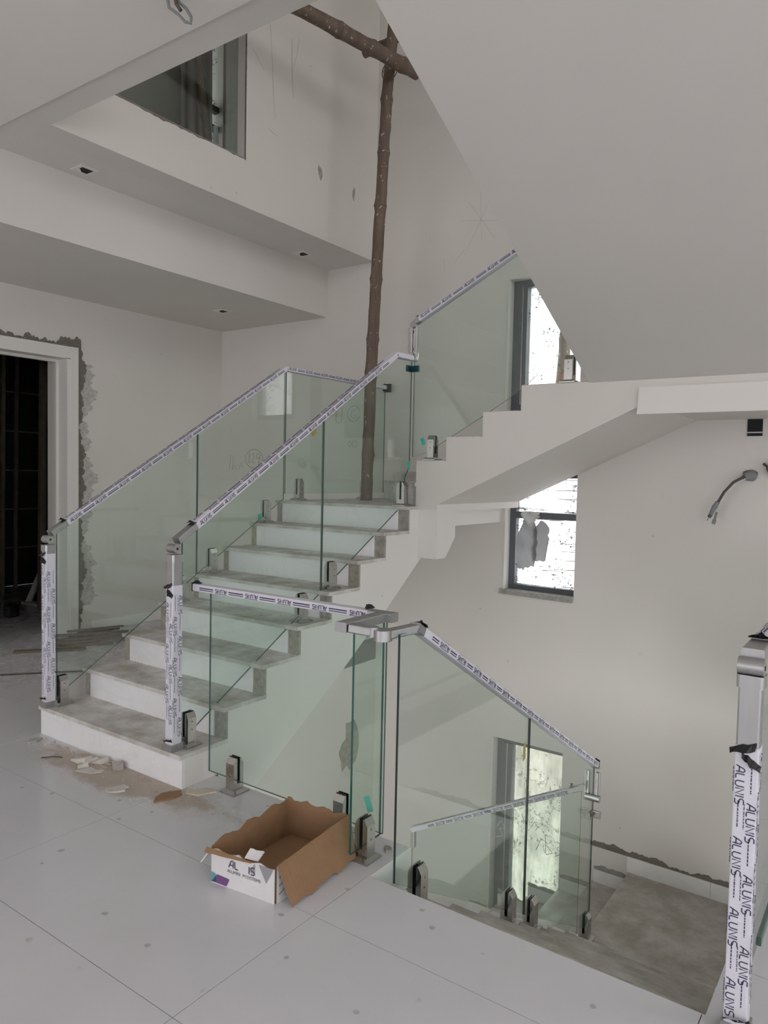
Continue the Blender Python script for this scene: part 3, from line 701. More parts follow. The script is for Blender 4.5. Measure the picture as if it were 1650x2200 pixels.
mb = MB(); mb.tube([(GD-.045, 4.435, zz-.165), (GD+.045, 4.435, zz-.165)], .024, 16); part('link_disc', mb, M_CHROME, t)
# rail of the lowest flight
t = rail('handrail of the lowest flight seen through the front glass', (-1.56, YF, zfr(-1.56)+.015), (-2.80, YF, zfr(-2.80)+.015), (0, 1, 0), .05, .036, .07, 0, (('top', True), ('+', True), ('-', True)), per=.165)
knuckle(t, (-1.545, YF, zfr(-1.545)+.015), (0, 1, 0), .022, .05)
mb = MB(); mb.bar((-2.79, YF, zfr(-2.79)-.12), (-2.79, YF, zfr(-2.79)+.01), .03, .036, (1, 0, 0)); part('end_leg', mb, M_ALU, t)
# rail of the right guard
t = rail('level handrail leaving the right edge of the view above the large post', (-.318, 2.20, 1.062), (-.318, 5.55, 1.062), (1, 0, 0), .06, .04, .15, 0, (('top', False), ('-', False)))
knuckle(t, (-.318, 2.19, 1.035), (1, 0, 0), .024, .066)
mb = MB(); mb.bar((-.318, 2.6, .052), (-.318, 5.5, .052), .012, .03, (1, 0, 0)); part('bottom_channel', mb, M_GEDGE2, t)

# small fittings on the glass
def tape(c, u, v, w, h, mat, label, nm='tape_patch'):
    c, u, v = V(c), V(u).normalized(), V(v).normalized(); n = u.cross(v)
    mb = MB(); mb.prism([c-u*w/2-v*h/2, c+u*w/2-v*h/2, c+u*w/2+v*h/2, c-u*w/2+v*h/2], n*.0012); solo(nm, mb, mat, label, 'tape')
tape((-2.775, YBG-.0085, 1.775), (.85, 0, .35), (-.35, 0, .85), .03, .05, M_TAPE, 'teal tape patch on glass beside the upper flight clamp')
tape((GR_+.008, 4.335, 1.605), (0, 1, .1), (0, -.1, 1), .025, .06, M_TAPE, 'small teal tape patch at the landing corner glass edge')
tape((GL_+.008, 3.962, 1.205), (0, .8, .3), (0, -.3, .8), .045, .04, M_TAPE, 'teal tape patch near the seventh step on the left glass')
tape((-1.762, 2.4235, .165), (.9, 0, .45), (-.35, 0, .85), .032, .065, M_TAPE, 'teal tape patch above the clamp right of the cardboard box')
tape((GR_+.008, 3.312, 1.778), (0, .9, .4), (0, -.3, 1), .04, .035, M_YTAPE, 'ochre tape patch below the right stair handrail')
tape((GD+.008, 3.365, .17), (0, 1, .3), (0, 0, 1), .028, .085, M_YTAPE, 'ochre tape strip on the glass over the lowest window')
def clamp(c, x, y, label, mat, seed=0):
    t = thing('glass_corner_clamp', label, 'glass clamp', c); c = V(c); mb = MB()
    mb.bar(c, c+V(x)*.062, .02, .045, V(y)); part('clamp_plate', mb, mat, t); mb = MB(); mb.bar(c, c+V(y)*.055, .02, .045, V(x)); part('clamp_plate', mb, mat, t)
    mb = MB()
    for k in (.02, .045):
        p = c+V(x)*k+V(y)*-.0105; mb.tube([p, p-V(y)*.002], .005, 8)
    part('screw', mb, M_STEEL, t)
clamp((GR_-.012, YBG-.014, 2.284), (1, 0, 0), (0, -1, 0), 'dark teal corner clamp joining the glass below the upper handrail', M_CLAMP)
clamp((GD+.014, 4.385, -.52), (0, -1, 0), (1, 0, 0), 'small steel corner clamp at the far glass edge of the stairs going down', M_STEEL)

# ================================================================== BAMBOO
def bamboo(label, pts, r, nodes, seed, name='bamboo_pole'):
    rn = random.Random(seed); P = [V(p) for p in pts]; path = []; rad = []
    seg = []
    for i in range(len(P)-1):
        for k in range(14): seg.append(P[i].lerp(P[i+1], k/14))
    seg.append(P[-1]); n = len(seg); nd = set(int((k+.5+rn.uniform(-.2, .2))*n/nodes) for k in range(nodes))
    for i, q in enumerate(seg):
        taper = 1-.12*i/n; path.append(q+V((rn.uniform(-1, 1), rn.uniform(-1, 1), 0))*r*.04); rad.append(r*taper*(1.13 if i in nd else 1.0+rn.uniform(-.02, .02)))
    t = thing(name, label, 'bamboo pole', P[0], 'bamboo props')
    mb = MB(); mb.tube(path, rad, 14); part('culm', mb, M_BAMBOO, t)
    for i in sorted(nd):
        if 0 < i < n-1:
            d = (path[i+1]-path[i-1]).normalized(); mb = MB(); mb.tube([path[i]-d*.006, path[i]+d*.006], rad[i]*1.03, 14); part('node_ring', mb, M_BAMBOO, t)
    return t
bamboo('tall upright bamboo pole standing on the corner landing', [(-3.672, 4.93, 8*R), (-3.65, 4.93, 2.38), (-3.616, 4.93, 3.135), (-3.579, 4.93, 3.875), (-3.543, 4.93, 4.60), (-3.49, 4.93, 5.15), (-3.43, 4.93, 5.9)], .049, 10, 2)
bh = bamboo('horizontal bamboo pole crossing the top of the upright pole', [(-3.30, 4.99, 4.715), (-3.55, 3.93, 4.735), (-3.9, 2.45, 4.76)], .053, 7, 5)
bamboo('short dark bamboo cross pole tied at the top of the upright pole', [(-3.86, 5.03, 5.05), (-2.9, 5.05, 5.13)], .036, 3, 9)
mb = MB()
for k, (dx, dz) in enumerate(((0, 0), (.012, .02), (-.01, -.015))):
    c = V((-3.53+dx, 4.955, 4.80+dz)); pts = []
    for i in range(17):
        a = i/16*2*math.pi; pts.append(c+V((math.cos(a)*.062, math.sin(a)*.062, .05*math.sin(a+k))))
    mb.tube(pts, .0035, 6)
mb.tube([(-3.47, 4.89, 4.83), (-3.43, 4.87, 4.80), (-3.42, 4.88, 4.74), (-3.46, 4.9, 4.72)], .003, 6)
solo('tie_wire', mb, M_BLACK, 'dark tie wire wrapped where the bamboo poles cross', 'wire')
bamboo('bamboo prop inside the upper wall opening', [(-4.62, 4.06, 3.89), (-4.6, 3.96, 4.34), (-4.6, 3.90, 4.72), (-4.6, 3.84, 5.3)], .034, 5, 13)

# objects behind the upper opening
mb = MB(); mb.box((-6.4, 2.4, 3.86), (-4.377, YB, 3.88)); struct('floor_upper_room', mb, M_CEMENT)
vs = []; fs = []
for i in range(25):
    x = -6.12+.03*math.sin(i*.8); y = 4.98+i*.0165; vs += [(x, y, 3.885), (x-.02, y, 6.2)]
    if i: fs.append((2*i-2, 2*i, 2*i+1, 2*i-1))
mb = MB(); mb.add(vs, fs, 0, True); mb.add([(x-.004, y, z) for x, y, z in vs], [tuple(reversed(f)) for f in fs], 0, True)
solo('sheet_metal_panel', mb, M_SHEET, 'shiny rippled metal sheet standing inside the upper wall opening', 'metal sheet')
mb = MB(); mb.bar((-4.55, 4.05, 3.885), (-4.55, 4.03, 4.24), .03, .04, (1, 0, 0), 0, .012); t = solo('offcut_rail', mb, M_FILM, 'short white film wrapped rail piece inside the upper opening', 'rail piece')
mb = MB(); mb.box((-4.26, 2.52, 3.89), (-4.248, 3.98, 5.9)); solo('opening_glass', mb, glass_mat('dim_glass', (.84, .885, .86), 1.2), 'dim glass pane set into the upper wall opening', 'glass panel')
mb = MB(); mb.prism(ragged((-4.17, 2.53, 3.888), (-4.17, 3.985, 3.888), (0, 0, -1), .008, .01, 60, 44), (.0095, 0, 0)); mb.prism(ragged((-4.17, 3.979, 3.885), (-4.17, 3.979, 5.5), (0, 1, 0), .004, .006, 60, 45), (.0095, 0, 0)); struct('trim_8', mb, M_CEMENT_DK)

# ================================================================== DOWNLIGHTS, HOOK, WALL BOX, WIRES
def downlight(x, y, z, label, rot=0.):
    t = thing('recessed_downlight', label, 'downlight', (x, y, z), 'recessed square downlights')
    mb = MB(); a, b = .065, .042
    for r in rects_minus((x-a, x+a, y-a, y+a), [(x-b, x+b, y-b, y+b)]): mb.box((r[0], r[2], z-.006), (r[1], r[3], z+.001))
    part('trim_ring', mb, M_WHITE, t)
    mb = MB(); mb.box((x-b, y-b, z-.004), (x+b, y+b, z-.0005)); part('recess', mb, M_DARK, t, 'black square recess')
    mb = MB(); mb.prism([(x-b, y-b, z-.0075), (x-b+.05, y-b, z-.0075), (x-b+.018, y-b+.03, z-.0075), (x-b, y-b+.045, z-.0075)], (0, 0, .0035)); part('lamp_lip', mb, M_WHITE, t)
downlight(-4.582, 2.922, 3.533, 'square recessed downlight nearest the upper left corner')
downlight(-4.577, 5.10, 3.533, 'square recessed downlight near the bamboo pole')
downlight(-5.43, 4.918, 3.077, 'square recessed downlight in the lower bulkhead')
t = thing('ceiling_hook', 'bent grey wire hook hanging from the hall ceiling', 'hook', (-2.57, 2.05, 3.521))
mb = MB(); mb.tube([(-2.60, 2.03, 3.521), (-2.595, 2.04, 3.46), (-2.56, 2.06, 3.43), (-2.535, 2.075, 3.40), (-2.51, 2.085, 3.39), (-2.515, 2.09, 3.42), (-2.54, 2.085, 3.46), (-2.57, 2.07, 3.49), (-2.58, 2.06, 3.521)], .0065, 8); part('bent_wire', mb, M_CABLE, t)
mb = MB(); mb.tube([(-2.575, 2.05, 3.521), (-2.565, 2.055, 3.47), (-2.55, 2.065, 3.445)], .008, 8); part('wire_stub', mb, M_CABLE2, t)
t = thing('wall_box', 'black square socket recess on the back wall under the beam', 'wall box', (-.865, YB, 1.86))
mb = MB(); mb.box((-.915, YB-.006, 1.858), (-.82, YB+.001, 1.974)); part('recess', mb, M_DARK, t)
mb = MB(); mb.box((-.915, YB-.008, 1.878), (-.82, YB-.006, 1.886)); part('white_strip', mb, M_PLASTIC, t)
def wires(label, c, pts, hole=True):
    t = thing('cable_bundle', label, 'cable', c); c = V(c)
    if hole:
        mb = MB(); mb.prism([c+V((math.cos(a)*.045*(1+.2*math.sin(3*a)), -.003, math.sin(a)*.045*(1+.15*math.cos(2*a)))) for a in [k*.5236 for k in range(12)]], (0, .004, 0)); part('wall_hole', mb, M_CEMENT_DK, t)
        mb = MB(); mb.tube([c+V((.01, -.003, 0)), c+V((-.005, -.03, -.005)), c+V((-.03, -.05, -.01))], [.042, .035, .024], 12); part('conduit', mb, M_CABLE, t)
    P = [c+V(p) for p in pts]
    mb = MB(); mb.tube(P, .009, 8); part('cable', mb, M_CABLE2, t)
    mb = MB(); mb.tube([p+V((.014, -.006, -.012)) for p in P], .005, 8); part('cable', mb, M_PLASTIC, t)
    e = P[-1]; d = (P[-1]-P[-2]).normalized()
    mb = MB(); mb.tube([e-d*.10, e-d*.06, e], [.016, .022, .014], 8); part('tape_wrap', mb, M_CABLE, t)
    mb = MB(); mb.tube([e, e+d*.022], .013, 8); mb.tube([e+d*.02, e+d*.05], .002, 6); part('bare_tip', mb, M_CABLE2, t)
    mb = MB(); mb.tube([e+V((.04, -.005, .02)), e+V((.03, -.01, -.035))], .008, 8); mb.tube([e+V((.03, -.01, -.035)), e+V((.022, -.01, -.065))], .013, 8); part('cable_stub', mb, M_CABLE, t)
wires('cut grey cable bundle bent down from a hole in the back wall', (-.885, YB, 1.585), [(-.03, -.05, -.01), (-.09, -.085, -.05), (-.145, -.10, -.12), (-.185, -.10, -.20), (-.225, -.10, -.28)])
t = thing('cable_loop', 'short curled cable on the back wall at the right edge', 'cable', (-.74, YB, 1.64))
pts = [(-.80, YB-.02, 1.665), (-.775, YB-.04, 1.645)]+[(-.735+.038*math.cos(a), YB-.05, 1.64+.04*math.sin(a)) for a in [3.3+k*.5 for k in range(12)]]
mb = MB(); mb.tube(pts, .009, 8); part('cable', mb, M_CABLE2, t)
mb = MB(); mb.tube([(-.735, YB, 1.62), (-.74, YB-.05, 1.61)], .03, 10); part('conduit', mb, M_CABLE, t)
# things stuck at the middle window
def wavy(xs, z0s, z1s, y, amp, ph):
    n = len(xs); vs = []; fs = []; K = 8
    for i, x in enumerate(xs):
        for k in range(K+1):
            z = z0s[i]+(z1s[i]-z0s[i])*k/K; vs.append((x+.006*math.sin(k*1.7+i), y+amp*math.sin(i*1.3+k*.8+ph), z))
    for i in range(n-1):
        for k in range(K): a = i*(K+1)+k; fs.append((a, a+K+1, a+K+2, a+1))
    return vs, fs
def film_mat():
    m, t, b = nt('grey_plastic_film'); b.inputs['Base Color'].default_value = (.36, .36, .365, 1); b.inputs['Roughness'].default_value = .6
    tl = N(t, 'ShaderNodeBsdfTranslucent'); tl.inputs[0].default_value = (.20, .20, .20, 1); mx = N(t, 'ShaderNodeMixShader'); mx.inputs[0].default_value = .6
    t.links.new(b.outputs[0], mx.inputs[1]); t.links.new(tl.outputs[0], mx.inputs[2]); t.links.new(mx.outputs[0], t.nodes['Material Output'].inputs[0]); return m
M_PFILM = film_mat()
vs, fs = wavy([-2.665, -2.64, -2.62, -2.60, -2.575, -2.55, -2.53, -2.51, -2.485], [.775, .765, .772, .755, .785, .78, .80, .79, .90], [1.06, 1.12, 1.15, 1.185, 1.19, 1.18, 1.19, 1.16, 1.10], YB+.075, .010, 0)
mb = MB(); mb.add(vs, fs, 0, True); solo('plastic_sheet', mb, M_PFILM, 'torn grey plastic sheet hanging on the middle window', 'plastic sheet')
vs, fs = wavy([-2.52, -2.49, -2.46, -2.43, -2.405, -2.385], [.845, .84, .85, .842, .85, 1.02], [1.12, 1.15, 1.185, 1.18, 1.16, 1.13], YB+.085, .006, 2)
mb = MB(); mb.add(vs, fs, 0, True); solo('plastic_sheet', mb, M_PFILM, 'smaller pale plastic strip beside the torn sheet on the window', 'plastic sheet')
vs, fs = wavy([-2.62, -2.59, -2.55, -2.52, -2.49, -2.46], [1.20, 1.17, 1.12, 1.13, 1.19, 1.21], [1.25, 1.26, 1.25, 1.26, 1.255, 1.25], YB+.055, .018, 1)
mb = MB(); mb.add(vs, fs, 0, True); solo('plastic_bag', mb, M_PLASTIC, 'crumpled white plastic bag on the middle window transom', 'plastic bag')
# slanted bamboo outside the top window
bamboo('slanted scaffold pole outside the top window', [(-2.62, 6.35, 1.6), (-2.56, 6.35, 2.5), (-2.50, 6.35, 3.5)], .055, 4, 19)

# ================================================================== CARDBOARD BOX
bx = thing('cardboard_box', 'open brown cardboard box with white printed front on the hall floor', 'box', (-1.90, 2.05, 0))
c0 = V((-2.052, 1.836, 0)); ux = V((.9925, .122, 0)); uy = V((-.035, .9994, 0)); BW, BL, BH = .292, .425, .150
def bp_(a, b, z): return c0+ux*a+uy*b+V((0, 0, z))
def edge_panel(name, p0, p1, h, seed, n, mats, amp=.008, hs=None, parent=bx):
    """upright panel with a torn top edge; material 0 faces inside (left of p0->p1), 1 outside"""
    r = random.Random(seed); p0, p1 = V(p0), V(p1); k = 18; out = V(n)*.005; lo = []; hi = []
    for i in range(k+1):
        t = i/k; q = p0.lerp(p1, t); hh = (h if hs is None else hs[0]+(hs[1]-hs[0])*t)+r.uniform(-amp, amp)*.6+amp*math.sin(i*1.1+seed); lo.append(q); hi.append(q+V((0, 0, hh)))
    m = MB(); a = lo+hi; K = k+1
    m.add(a, [(i, i+1, K+i+1, K+i) for i in range(k)], 0); m.add([p+out for p in a], [(K+i, K+i+1, i+1, i) for i in range(k)], 1)
    m.add(hi+[p+out for p in hi], [(i, i+1, K+i+1, K+i) for i in range(k)], 0)
    return part(name, m, mats, parent)
mb = MB(); mb.prism([bp_(0, 0, .001), bp_(BW, 0, .001), bp_(BW, BL, .001), bp_(0, BL, .001)], (0, 0, .004)); part('bottom', mb, M_CARD, bx)
mb = MB(); mb.prism([bp_(.02, .16, .012), bp_(BW-.004, .14, .008), bp_(BW-.004, BL-.006, .008), bp_(.02, BL-.006, .012)], (0, 0, .003)); part('bottom_flap', mb, M_CARD, bx)
fr = edge_panel('front_panel', bp_(BW, 0, 0), bp_(0, 0, 0), .128, 3, -uy, [M_CARD, M_CARDW], .005)
edge_panel('left_panel', bp_(0, 0, 0), bp_(0, BL, 0), BH, 5, -ux, [M_CARD, M_CARDW], .007, (.138, .165))
edge_panel('back_panel', bp_(0, BL, 0), bp_(BW, BL, 0), BH, 8, uy, [M_CARD, M_CARDW], .006, (.165, .16))
edge_panel('right_panel', bp_(BW, BL, 0), bp_(BW, 0, 0), BH, 9, ux, [M_CARD, M_CARDW], .003, (.16, .138))
# outward flap on the right, reaching down to the floor
def flap(name, base, drop, k, seed, mats, th=.004, torn=.012):
    r = random.Random(seed); A = [V(b) for b in base]; m = MB(); top_ = []; bot = []
    for i in range(k+1):
        t = i/k; a = A[0].lerp(A[1], t); d = V(drop[0]).lerp(V(drop[1]), t); top_.append(a); bot.append(a+d*(1+r.uniform(-torn, torn)*4*(1 if 0 < i < k else 0)))
    nrm = (A[1]-A[0]).cross(V(drop[0])).normalized(); nrm = nrm if nrm.z > 0 else -nrm
    K = k+1; a = top_+bot; o = [p+nrm*th for p in a]
    m.add(a, [(K+i, K+i+1, i+1, i) for i in range(k)], 1); m.add(o, [(i, i+1, K+i+1, K+i) for i in range(k)], 0)
    m.add(bot+[p+nrm*th for p in bot], [(i, i+1, K+i+1, K+i) for i in range(k)], 0)
    for e in (0, k): m.add([top_[e], bot[e], bot[e]+nrm*th, top_[e]+nrm*th], [(0, 1, 2, 3)], 0)
    return part(name, m, mats, bx)
flap('right_flap', (bp_(BW+.006, .0, .140), bp_(BW+.006, BL+.01, .165)), (ux*.066+uy*.0+V((0, 0, -.132)), ux*.052+uy*-.03+V((0, 0, -.155))), 22, 4, [M_CARD, M_CARD])
flap('left_flap', (bp_(-.006, .02, .130), bp_(-.006, .12, .142)), (-ux*.05+uy*-.02+V((0, 0, -.075)), -ux*.012+V((0, 0, -.02))), 8, 6, [M_CARDW, M_CARDW])
flap('front_flap', (bp_(-.02, -.006, .130), bp_(.19, -.007, .127)), (-uy*.012+V((0, 0, -.018)), -uy*.004+V((0, 0, -.004))), 12, 2, [M_CARD, M_CARD])
flap('torn_tongue', (bp_(.15, .004, .125), bp_(.21, .004, .13)), (uy*.03+V((0, 0, .024)), uy*.035+V((0, 0, .02))), 8, 12, [M_CARDW, M_CARDW])
# printing on the front
def fp(a, z, e=.0068): return bp_(a, -e, z)
mb = MB(); mb.add([fp(.003, .004), fp(.075, .004), fp(.088, .033), fp(.03, .037)], [(0, 1, 2, 3)], 0); mb.add([fp(.002, .004), fp(.03, .004), fp(.022, .038), fp(.002, .041)], [(0, 1, 2, 3)], 1)
mb.add([fp(.222, .126), fp(.288, .126), fp(.256, .066)], [(0, 2, 1)], 2); mb.add([fp(.182, .088), fp(.205, .126), fp(.204, .084)], [(0, 1, 2)], 2)
word(mb, 'AL', fp(.085, .080, .0072), ux, V((0, 0, 1)), .026, .16, 3, -uy); word(mb, 'IS', fp(.178, .080, .0072), ux, V((0, 0, 1)), .026, .16, 3, -uy)
part('front_print', mb, [M_PURPLE, M_TEAL, M_GREYP, M_INK], fr)
def text_mesh(txt, size, o, u, v, mat, parent, name='print_line'):
    cu = bpy.data.curves.new('t', 'FONT'); cu.body = txt; cu.size = size; ob = bpy.data.objects.new('t', cu)
    me = bpy.data.meshes.new_from_object(ob); n = V(u).cross(V(v)); rl = rootloc(parent)
    for vert in me.vertices: vert.co = V(o)+V(u)*vert.co.x+V(v)*vert.co.y-rl
    bpy.data.objects.remove(ob); bpy.data.curves.remove(cu); me.materials.clear(); me.materials.append(mat); me.name = name
    p = bpy.data.objects.new(name, me); p.parent = parent; COL.objects.link(p); return p
text_mesh('ALUMIN', .0165, fp(.078, .060, .0072), ux, V((0, 0, 1)), M_INK, fr); text_mesh('M SYSTEMS', .0165, fp(.150, .060, .0072), ux, V((0, 0, 1)), M_INK, fr)
mb = MB(); 
for z in (.03, .06, .09): mb.ribbon([bp_(BW+.0062, .012, z), bp_(BW+.0062, .05, z+.012)], .006, ux)
part('side_print', mb, M_GREYP, bx)

# ================================================================== LOOSE BITS
def chip(name, c, s, mat, seed, label, cat, group=None, th=.006, n=9, lift=.0, stretch=1.6, rot=None):
    r = random.Random(seed); a0 = r.uniform(0, 6) if rot is None else rot; P = []
    for k in range(n):
        a = k/n*2*math.pi; rr = s*r.uniform(.45, 1.2); x, y = rr*math.cos(a)*stretch, rr*math.sin(a); P.append((c[0]+x*math.cos(a0)-y*math.sin(a0), c[1]+x*math.sin(a0)+y*math.cos(a0)))
    vs = [(x, y, c[2]+.0005) for x, y in P]+[(c[0]+(x-c[0])*r.uniform(.8, 1), c[1]+(y-c[1])*r.uniform(.8, 1), c[2]+th*r.uniform(.5, 1.2)+lift*max(0, (x-c[0])/s)) for x, y in P]
    mb = MB(); mb.add(vs, [tuple(reversed(range(n))), tuple(range(n, 2*n))]+[(k, (k+1) % n, n+(k+1) % n, n+k) for k in range(n)])
    return solo(name, mb, mat, label, cat, group)
chip('cardboard_scrap', (-2.77, 2.20, 0), .085, M_CARD, 31, 'brown cardboard scrap lying at the right foot of the bottom step', 'cardboard', None, .004, 8, .006, 1.1)
chip('plaster_flake', (-2.68, 2.33, 0), .045, card_mat('cream_flake', (.62, .57, .46), (.5, .46, .38)), 33, 'cream plaster flake beside the brown cardboard scrap', 'rubble', None, .004, 8, .004, 1.9, .5)
chip('stone_chip', (-3.235, 2.245, 0), .038, M_STONE, 12, 'largest grey stone chip against the middle of the bottom step', 'rubble', None, .036, 6, 0, 1.4, .3)
for k, (x, y, s) in enumerate(((-3.47, 2.19, .045), (-3.43, 2.215, .035), (-3.40, 2.16, .03), (-3.38, 2.235, .03))):
    chip('plaster_flake', (x, y, 0), s, M_FLAKE, 50+k, ('largest white plaster flake', 'second largest white plaster flake', 'white plaster flake nearest the camera', 'white plaster flake touching the step')[k]+' in the heap left of the stone chip', 'rubble', 'white flakes by the bottom step', .010, 6, .015, 1.8)
for k, (x, y, s) in enumerate(((-3.35, 2.262, .017), (-3.325, 2.268, .015), (-3.31, 2.25, .014), (-3.29, 2.268, .016), (-3.30, 2.205, .022))):
    chip('plaster_flake', (x, y, 0), s, card_mat('buff_flake%d' % k, (.53, .46, .36), (.42, .36, .29)), 60+k, 'small buff crumb next to the stone chip by the bottom step', 'rubble', 'buff crumbs by the bottom step', .012, 6, 0, 1.3)
chip('plaster_flake', (-3.30, 2.15, 0), .05, M_FLAKE, 71, 'flat pale flake on the dust in front of the stone chip', 'rubble', None, .004, 9, 0, 1.5, .4)
chip('plaster_flake', (-3.02, 2.10, 0), .045, M_FLAKE, 72, 'curved pale flake on the dust before the bottom step', 'rubble', None, .004, 9, .004, 1.6, .6)
chip('plaster_flake', (-3.92, 2.20, 0), .035, M_STONE, 73, 'grey crumb at the left foot of the bottom step', 'rubble', None, .012, 7)
chip('stone_chip', (-1.66, 2.42, 0), .02, M_STONE, 75, 'small stone chip behind the right hall floor clamp', 'rubble', None, .014, 6)
rr = random.Random(77)
mb = MB()
for k in range(420):
    x = rr.gauss(-3.25, .38); y = 2.265-abs(rr.gauss(0, .055)); s = rr.uniform(.0025, .007)
    if y > 2.28: continue
    vs = [(x+s*math.cos(a), y+s*math.sin(a)*rr.uniform(.6, 1), 0) for a in (0, 1.6, 3.1, 4.7)]+[(x, y, s*.8)]
    mb.add(vs, [(0, 1, 4), (1, 2, 4), (2, 3, 4), (3, 0, 4)])
for k in range(260):
    i = rr.randrange(0, 8); x = rr.uniform(XL+.08, XR-.1); y = Y1+i*G+G-abs(rr.gauss(0, .05)); s = rr.uniform(.002, .005); z = (i+1)*R
    if i == 7: y = rr.uniform(4.25, 4.6)
    vs = [(x+s*math.cos(a), y+s*math.sin(a), z) for a in (0, 1.6, 3.1, 4.7)]+[(x, y, z+s*.8)]
    mb.add(vs, [(0, 1, 4), (1, 2, 4), (2, 3, 4), (3, 0, 4)])
solo('grit', mb, card_mat('grit_sand', (.42, .35, .28), (.33, .27, .21)), 'brown grit and crumbs scattered on and before the steps', 'grit', None, 'stuff')
mb = MB(); mb.tube([(-3.66, 2.085, .004), (-3.62, 2.13, .006), (-3.58, 2.155, .004)], .003, 6); solo('twig', mb, M_CABLE2, 'thin dark twig on the tiles left of the flakes', 'twig')
mb = MB(); mb.tube([(-5.7, 2.35, .006), (-5.37, 2.75, .006), (-5.15, 3.02, .007), (-5.01, 3.19, .006), (-4.9, 3.3, .006)], .006, 6); solo('floor_cable', mb, M_CABLE2, 'thin dark cable lying on the floor left of the stairs', 'cable')
# wood strips by the doorway
def plank(label, a, b, w, th, z0=0., z1=0.):
    mb = MB(); a, b = V((a[0], a[1], z0+th/2+.001)), V((b[0], b[1], z1+th/2+.001)); mb.bar(a, b, w, th, None, 0, .002)
    solo('wood_strip', mb, M_WOOD, label, 'wood strip', 'wood strips by the doorway')
plank('dark wood strip lying alone in front of the pile', (-5.96, 3.16), (-5.63, 3.60), .075, .016)
plank('lowest wood strip of the pile beside the door frame', (-5.95, 3.45), (-5.62, 3.86), .05, .02)
plank('wood strip nearest the stairs in the pile by the door', (-5.86, 3.50), (-5.68, 4.02), .045, .018, .02, .02)
plank('middle wood strip of the pile by the door frame', (-6.02, 3.52), (-5.74, 4.10), .045, .018, .02, .02)
plank('upper crossing wood strip on the pile by the door', (-6.08, 3.62), (-5.78, 4.13), .04, .018, .039, .039)
plank('long thin wood strip at the back of the pile', (-6.2, 3.60), (-5.86, 4.16), .04, .018, .02, .02)
plank('wood strip tight against the door frame foot', (-6.17, 3.78), (-6.12, 4.18), .05, .018, .0, .0)
plank('short wood strip on top beside the door casing', (-6.13, 3.85), (-6.05, 4.22), .05, .016, .019, .019)
plank('thin batten bridging the top of the pile', (-6.10, 3.72), (-5.95, 4.2), .03, .014, .058, .058)
t = thing('steel_block', 'small square steel tube block on the floor in the dim doorway', 'steel block', (-7.44, 3.92, 0))
mb = MB(); mb.box((-7.49, 3.87, .001), (-7.39, 3.88, .13)); mb.box((-7.49, 3.97, .001), (-7.39, 3.98, .13)); mb.box((-7.49, 3.88, .12), (-7.39, 3.97, .13)); mb.box((-7.49, 3.88, .001), (-7.39, 3.97, .011)); part('tube_wall', mb, M_STEEL, t)
mb = MB(); mb.box((-7.485, 3.881, .012), (-7.48, 3.969, .119)); part('tube_back', mb, M_DARK, t)
mb = MB(); mb.bar((-8.02, 4.42, .02), (-8.35, 4.95, .72), .06, .03, None, 0, .004); mb.box((-8.06, 4.36, .001), (-7.75, 4.48, .03)); solo('leaning_plank', mb, M_WHITE, 'pale plank leaning in the dark room behind the post', 'plank')
for lab, x, y, r in (('thin timber stud standing left in the dark doorway', -8.6, 4.42, .022), ('timber stud standing right in the dark doorway', -7.6, 4.33, .03), ('far timber stud in the dark doorway', -9.2, 4.9, .02)):
    mb = MB(); mb.bar((x, y, 0), (x+.02, y+.02, 2.94), r*2, r*2, (1, 0, 0), 0, .004); solo('timber_stud', mb, M_WOOD, lab, 'timber stud', 'timber studs in the dark room')
# red print scrap on the first step down, steel offcut
mb = MB()
for k in range(26):
    x, y = -1.075+rr.uniform(-.05, .05), 2.40+rr.uniform(-.045, .045); a = rr.uniform(0, 3); mb.ribbon([(x, y, -R+.0014), (x+.014*math.cos(a), y+.014*math.sin(a), -R+.0014), (x+.02*math.cos(a+.8), y+.02*math.sin(a+.8), -R+.0014)], .0035, (0, 0, 1))
solo('printed_mesh_scrap', mb, plain('maroon_print', (.13, .07, .08), .7), 'maroon printed net scrap on the top step going down', 'scrap')
chip('plaster_flake', (-.62, 2.37, -R), .05, M_FLAKE, 82, 'pale tile offcut on the step near the large post', 'rubble', None, .008, 4, 0, 1.3)
chip('plaster_flake', (-1.46, 4.25, -8*R), .035, M_FLAKE, 83, 'white crumpled scrap at the lowest clamp of the stairs down', 'rubble', None, .03, 6, .02, 1.2)
# flaked patches and pencil marks on walls
def patch(c, s, plane, mat, seed, stretch=1.6, tilt=0.):
    r = random.Random(seed); P = []; n = 16
    for k in range(n):
        a = k/n*2*math.pi; q = s*r.uniform(.55, 1.1); P.append((q*math.cos(a), q*math.sin(a)*stretch))
    m = MB()
    if plane == 'X': m.prism([(c[0], c[1]+a+tilt*b, c[2]+b) for a, b in P], (.003, 0, 0))
    else: m.prism([(c[0]+a+tilt*b, c[1], c[2]+b) for a, b in P], (0, -.003, 0))
    return m
part('bare_patch', patch((-4.0595, 5.27, -.98), .15, 'X', M_PEEL, 5, 1.7), M_PEEL, wall_well)
part('bare_patch', patch((-4.1615, 4.842, 4.08), .028, 'X', M_PEEL, 6, 2.4, -.2), M_PEEL, wall_upper)
part('bare_patch', patch((-4.1615, 5.306, 4.05), .025, 'X', M_PEEL, 7, 2.8, .1), M_PEEL, wall_upper)
def scratches(nm, parent, plane, c, lines, w, mat):
    m = MB()
    for ln in lines:
        if plane == 'X': m.ribbon([(c, a, b) for a, b in ln], w, (1, 0, 0))
        else: m.ribbon([(a, c, b) for a, b in ln], w, (0, -1, 0))
    part(nm, m, mat, parent)
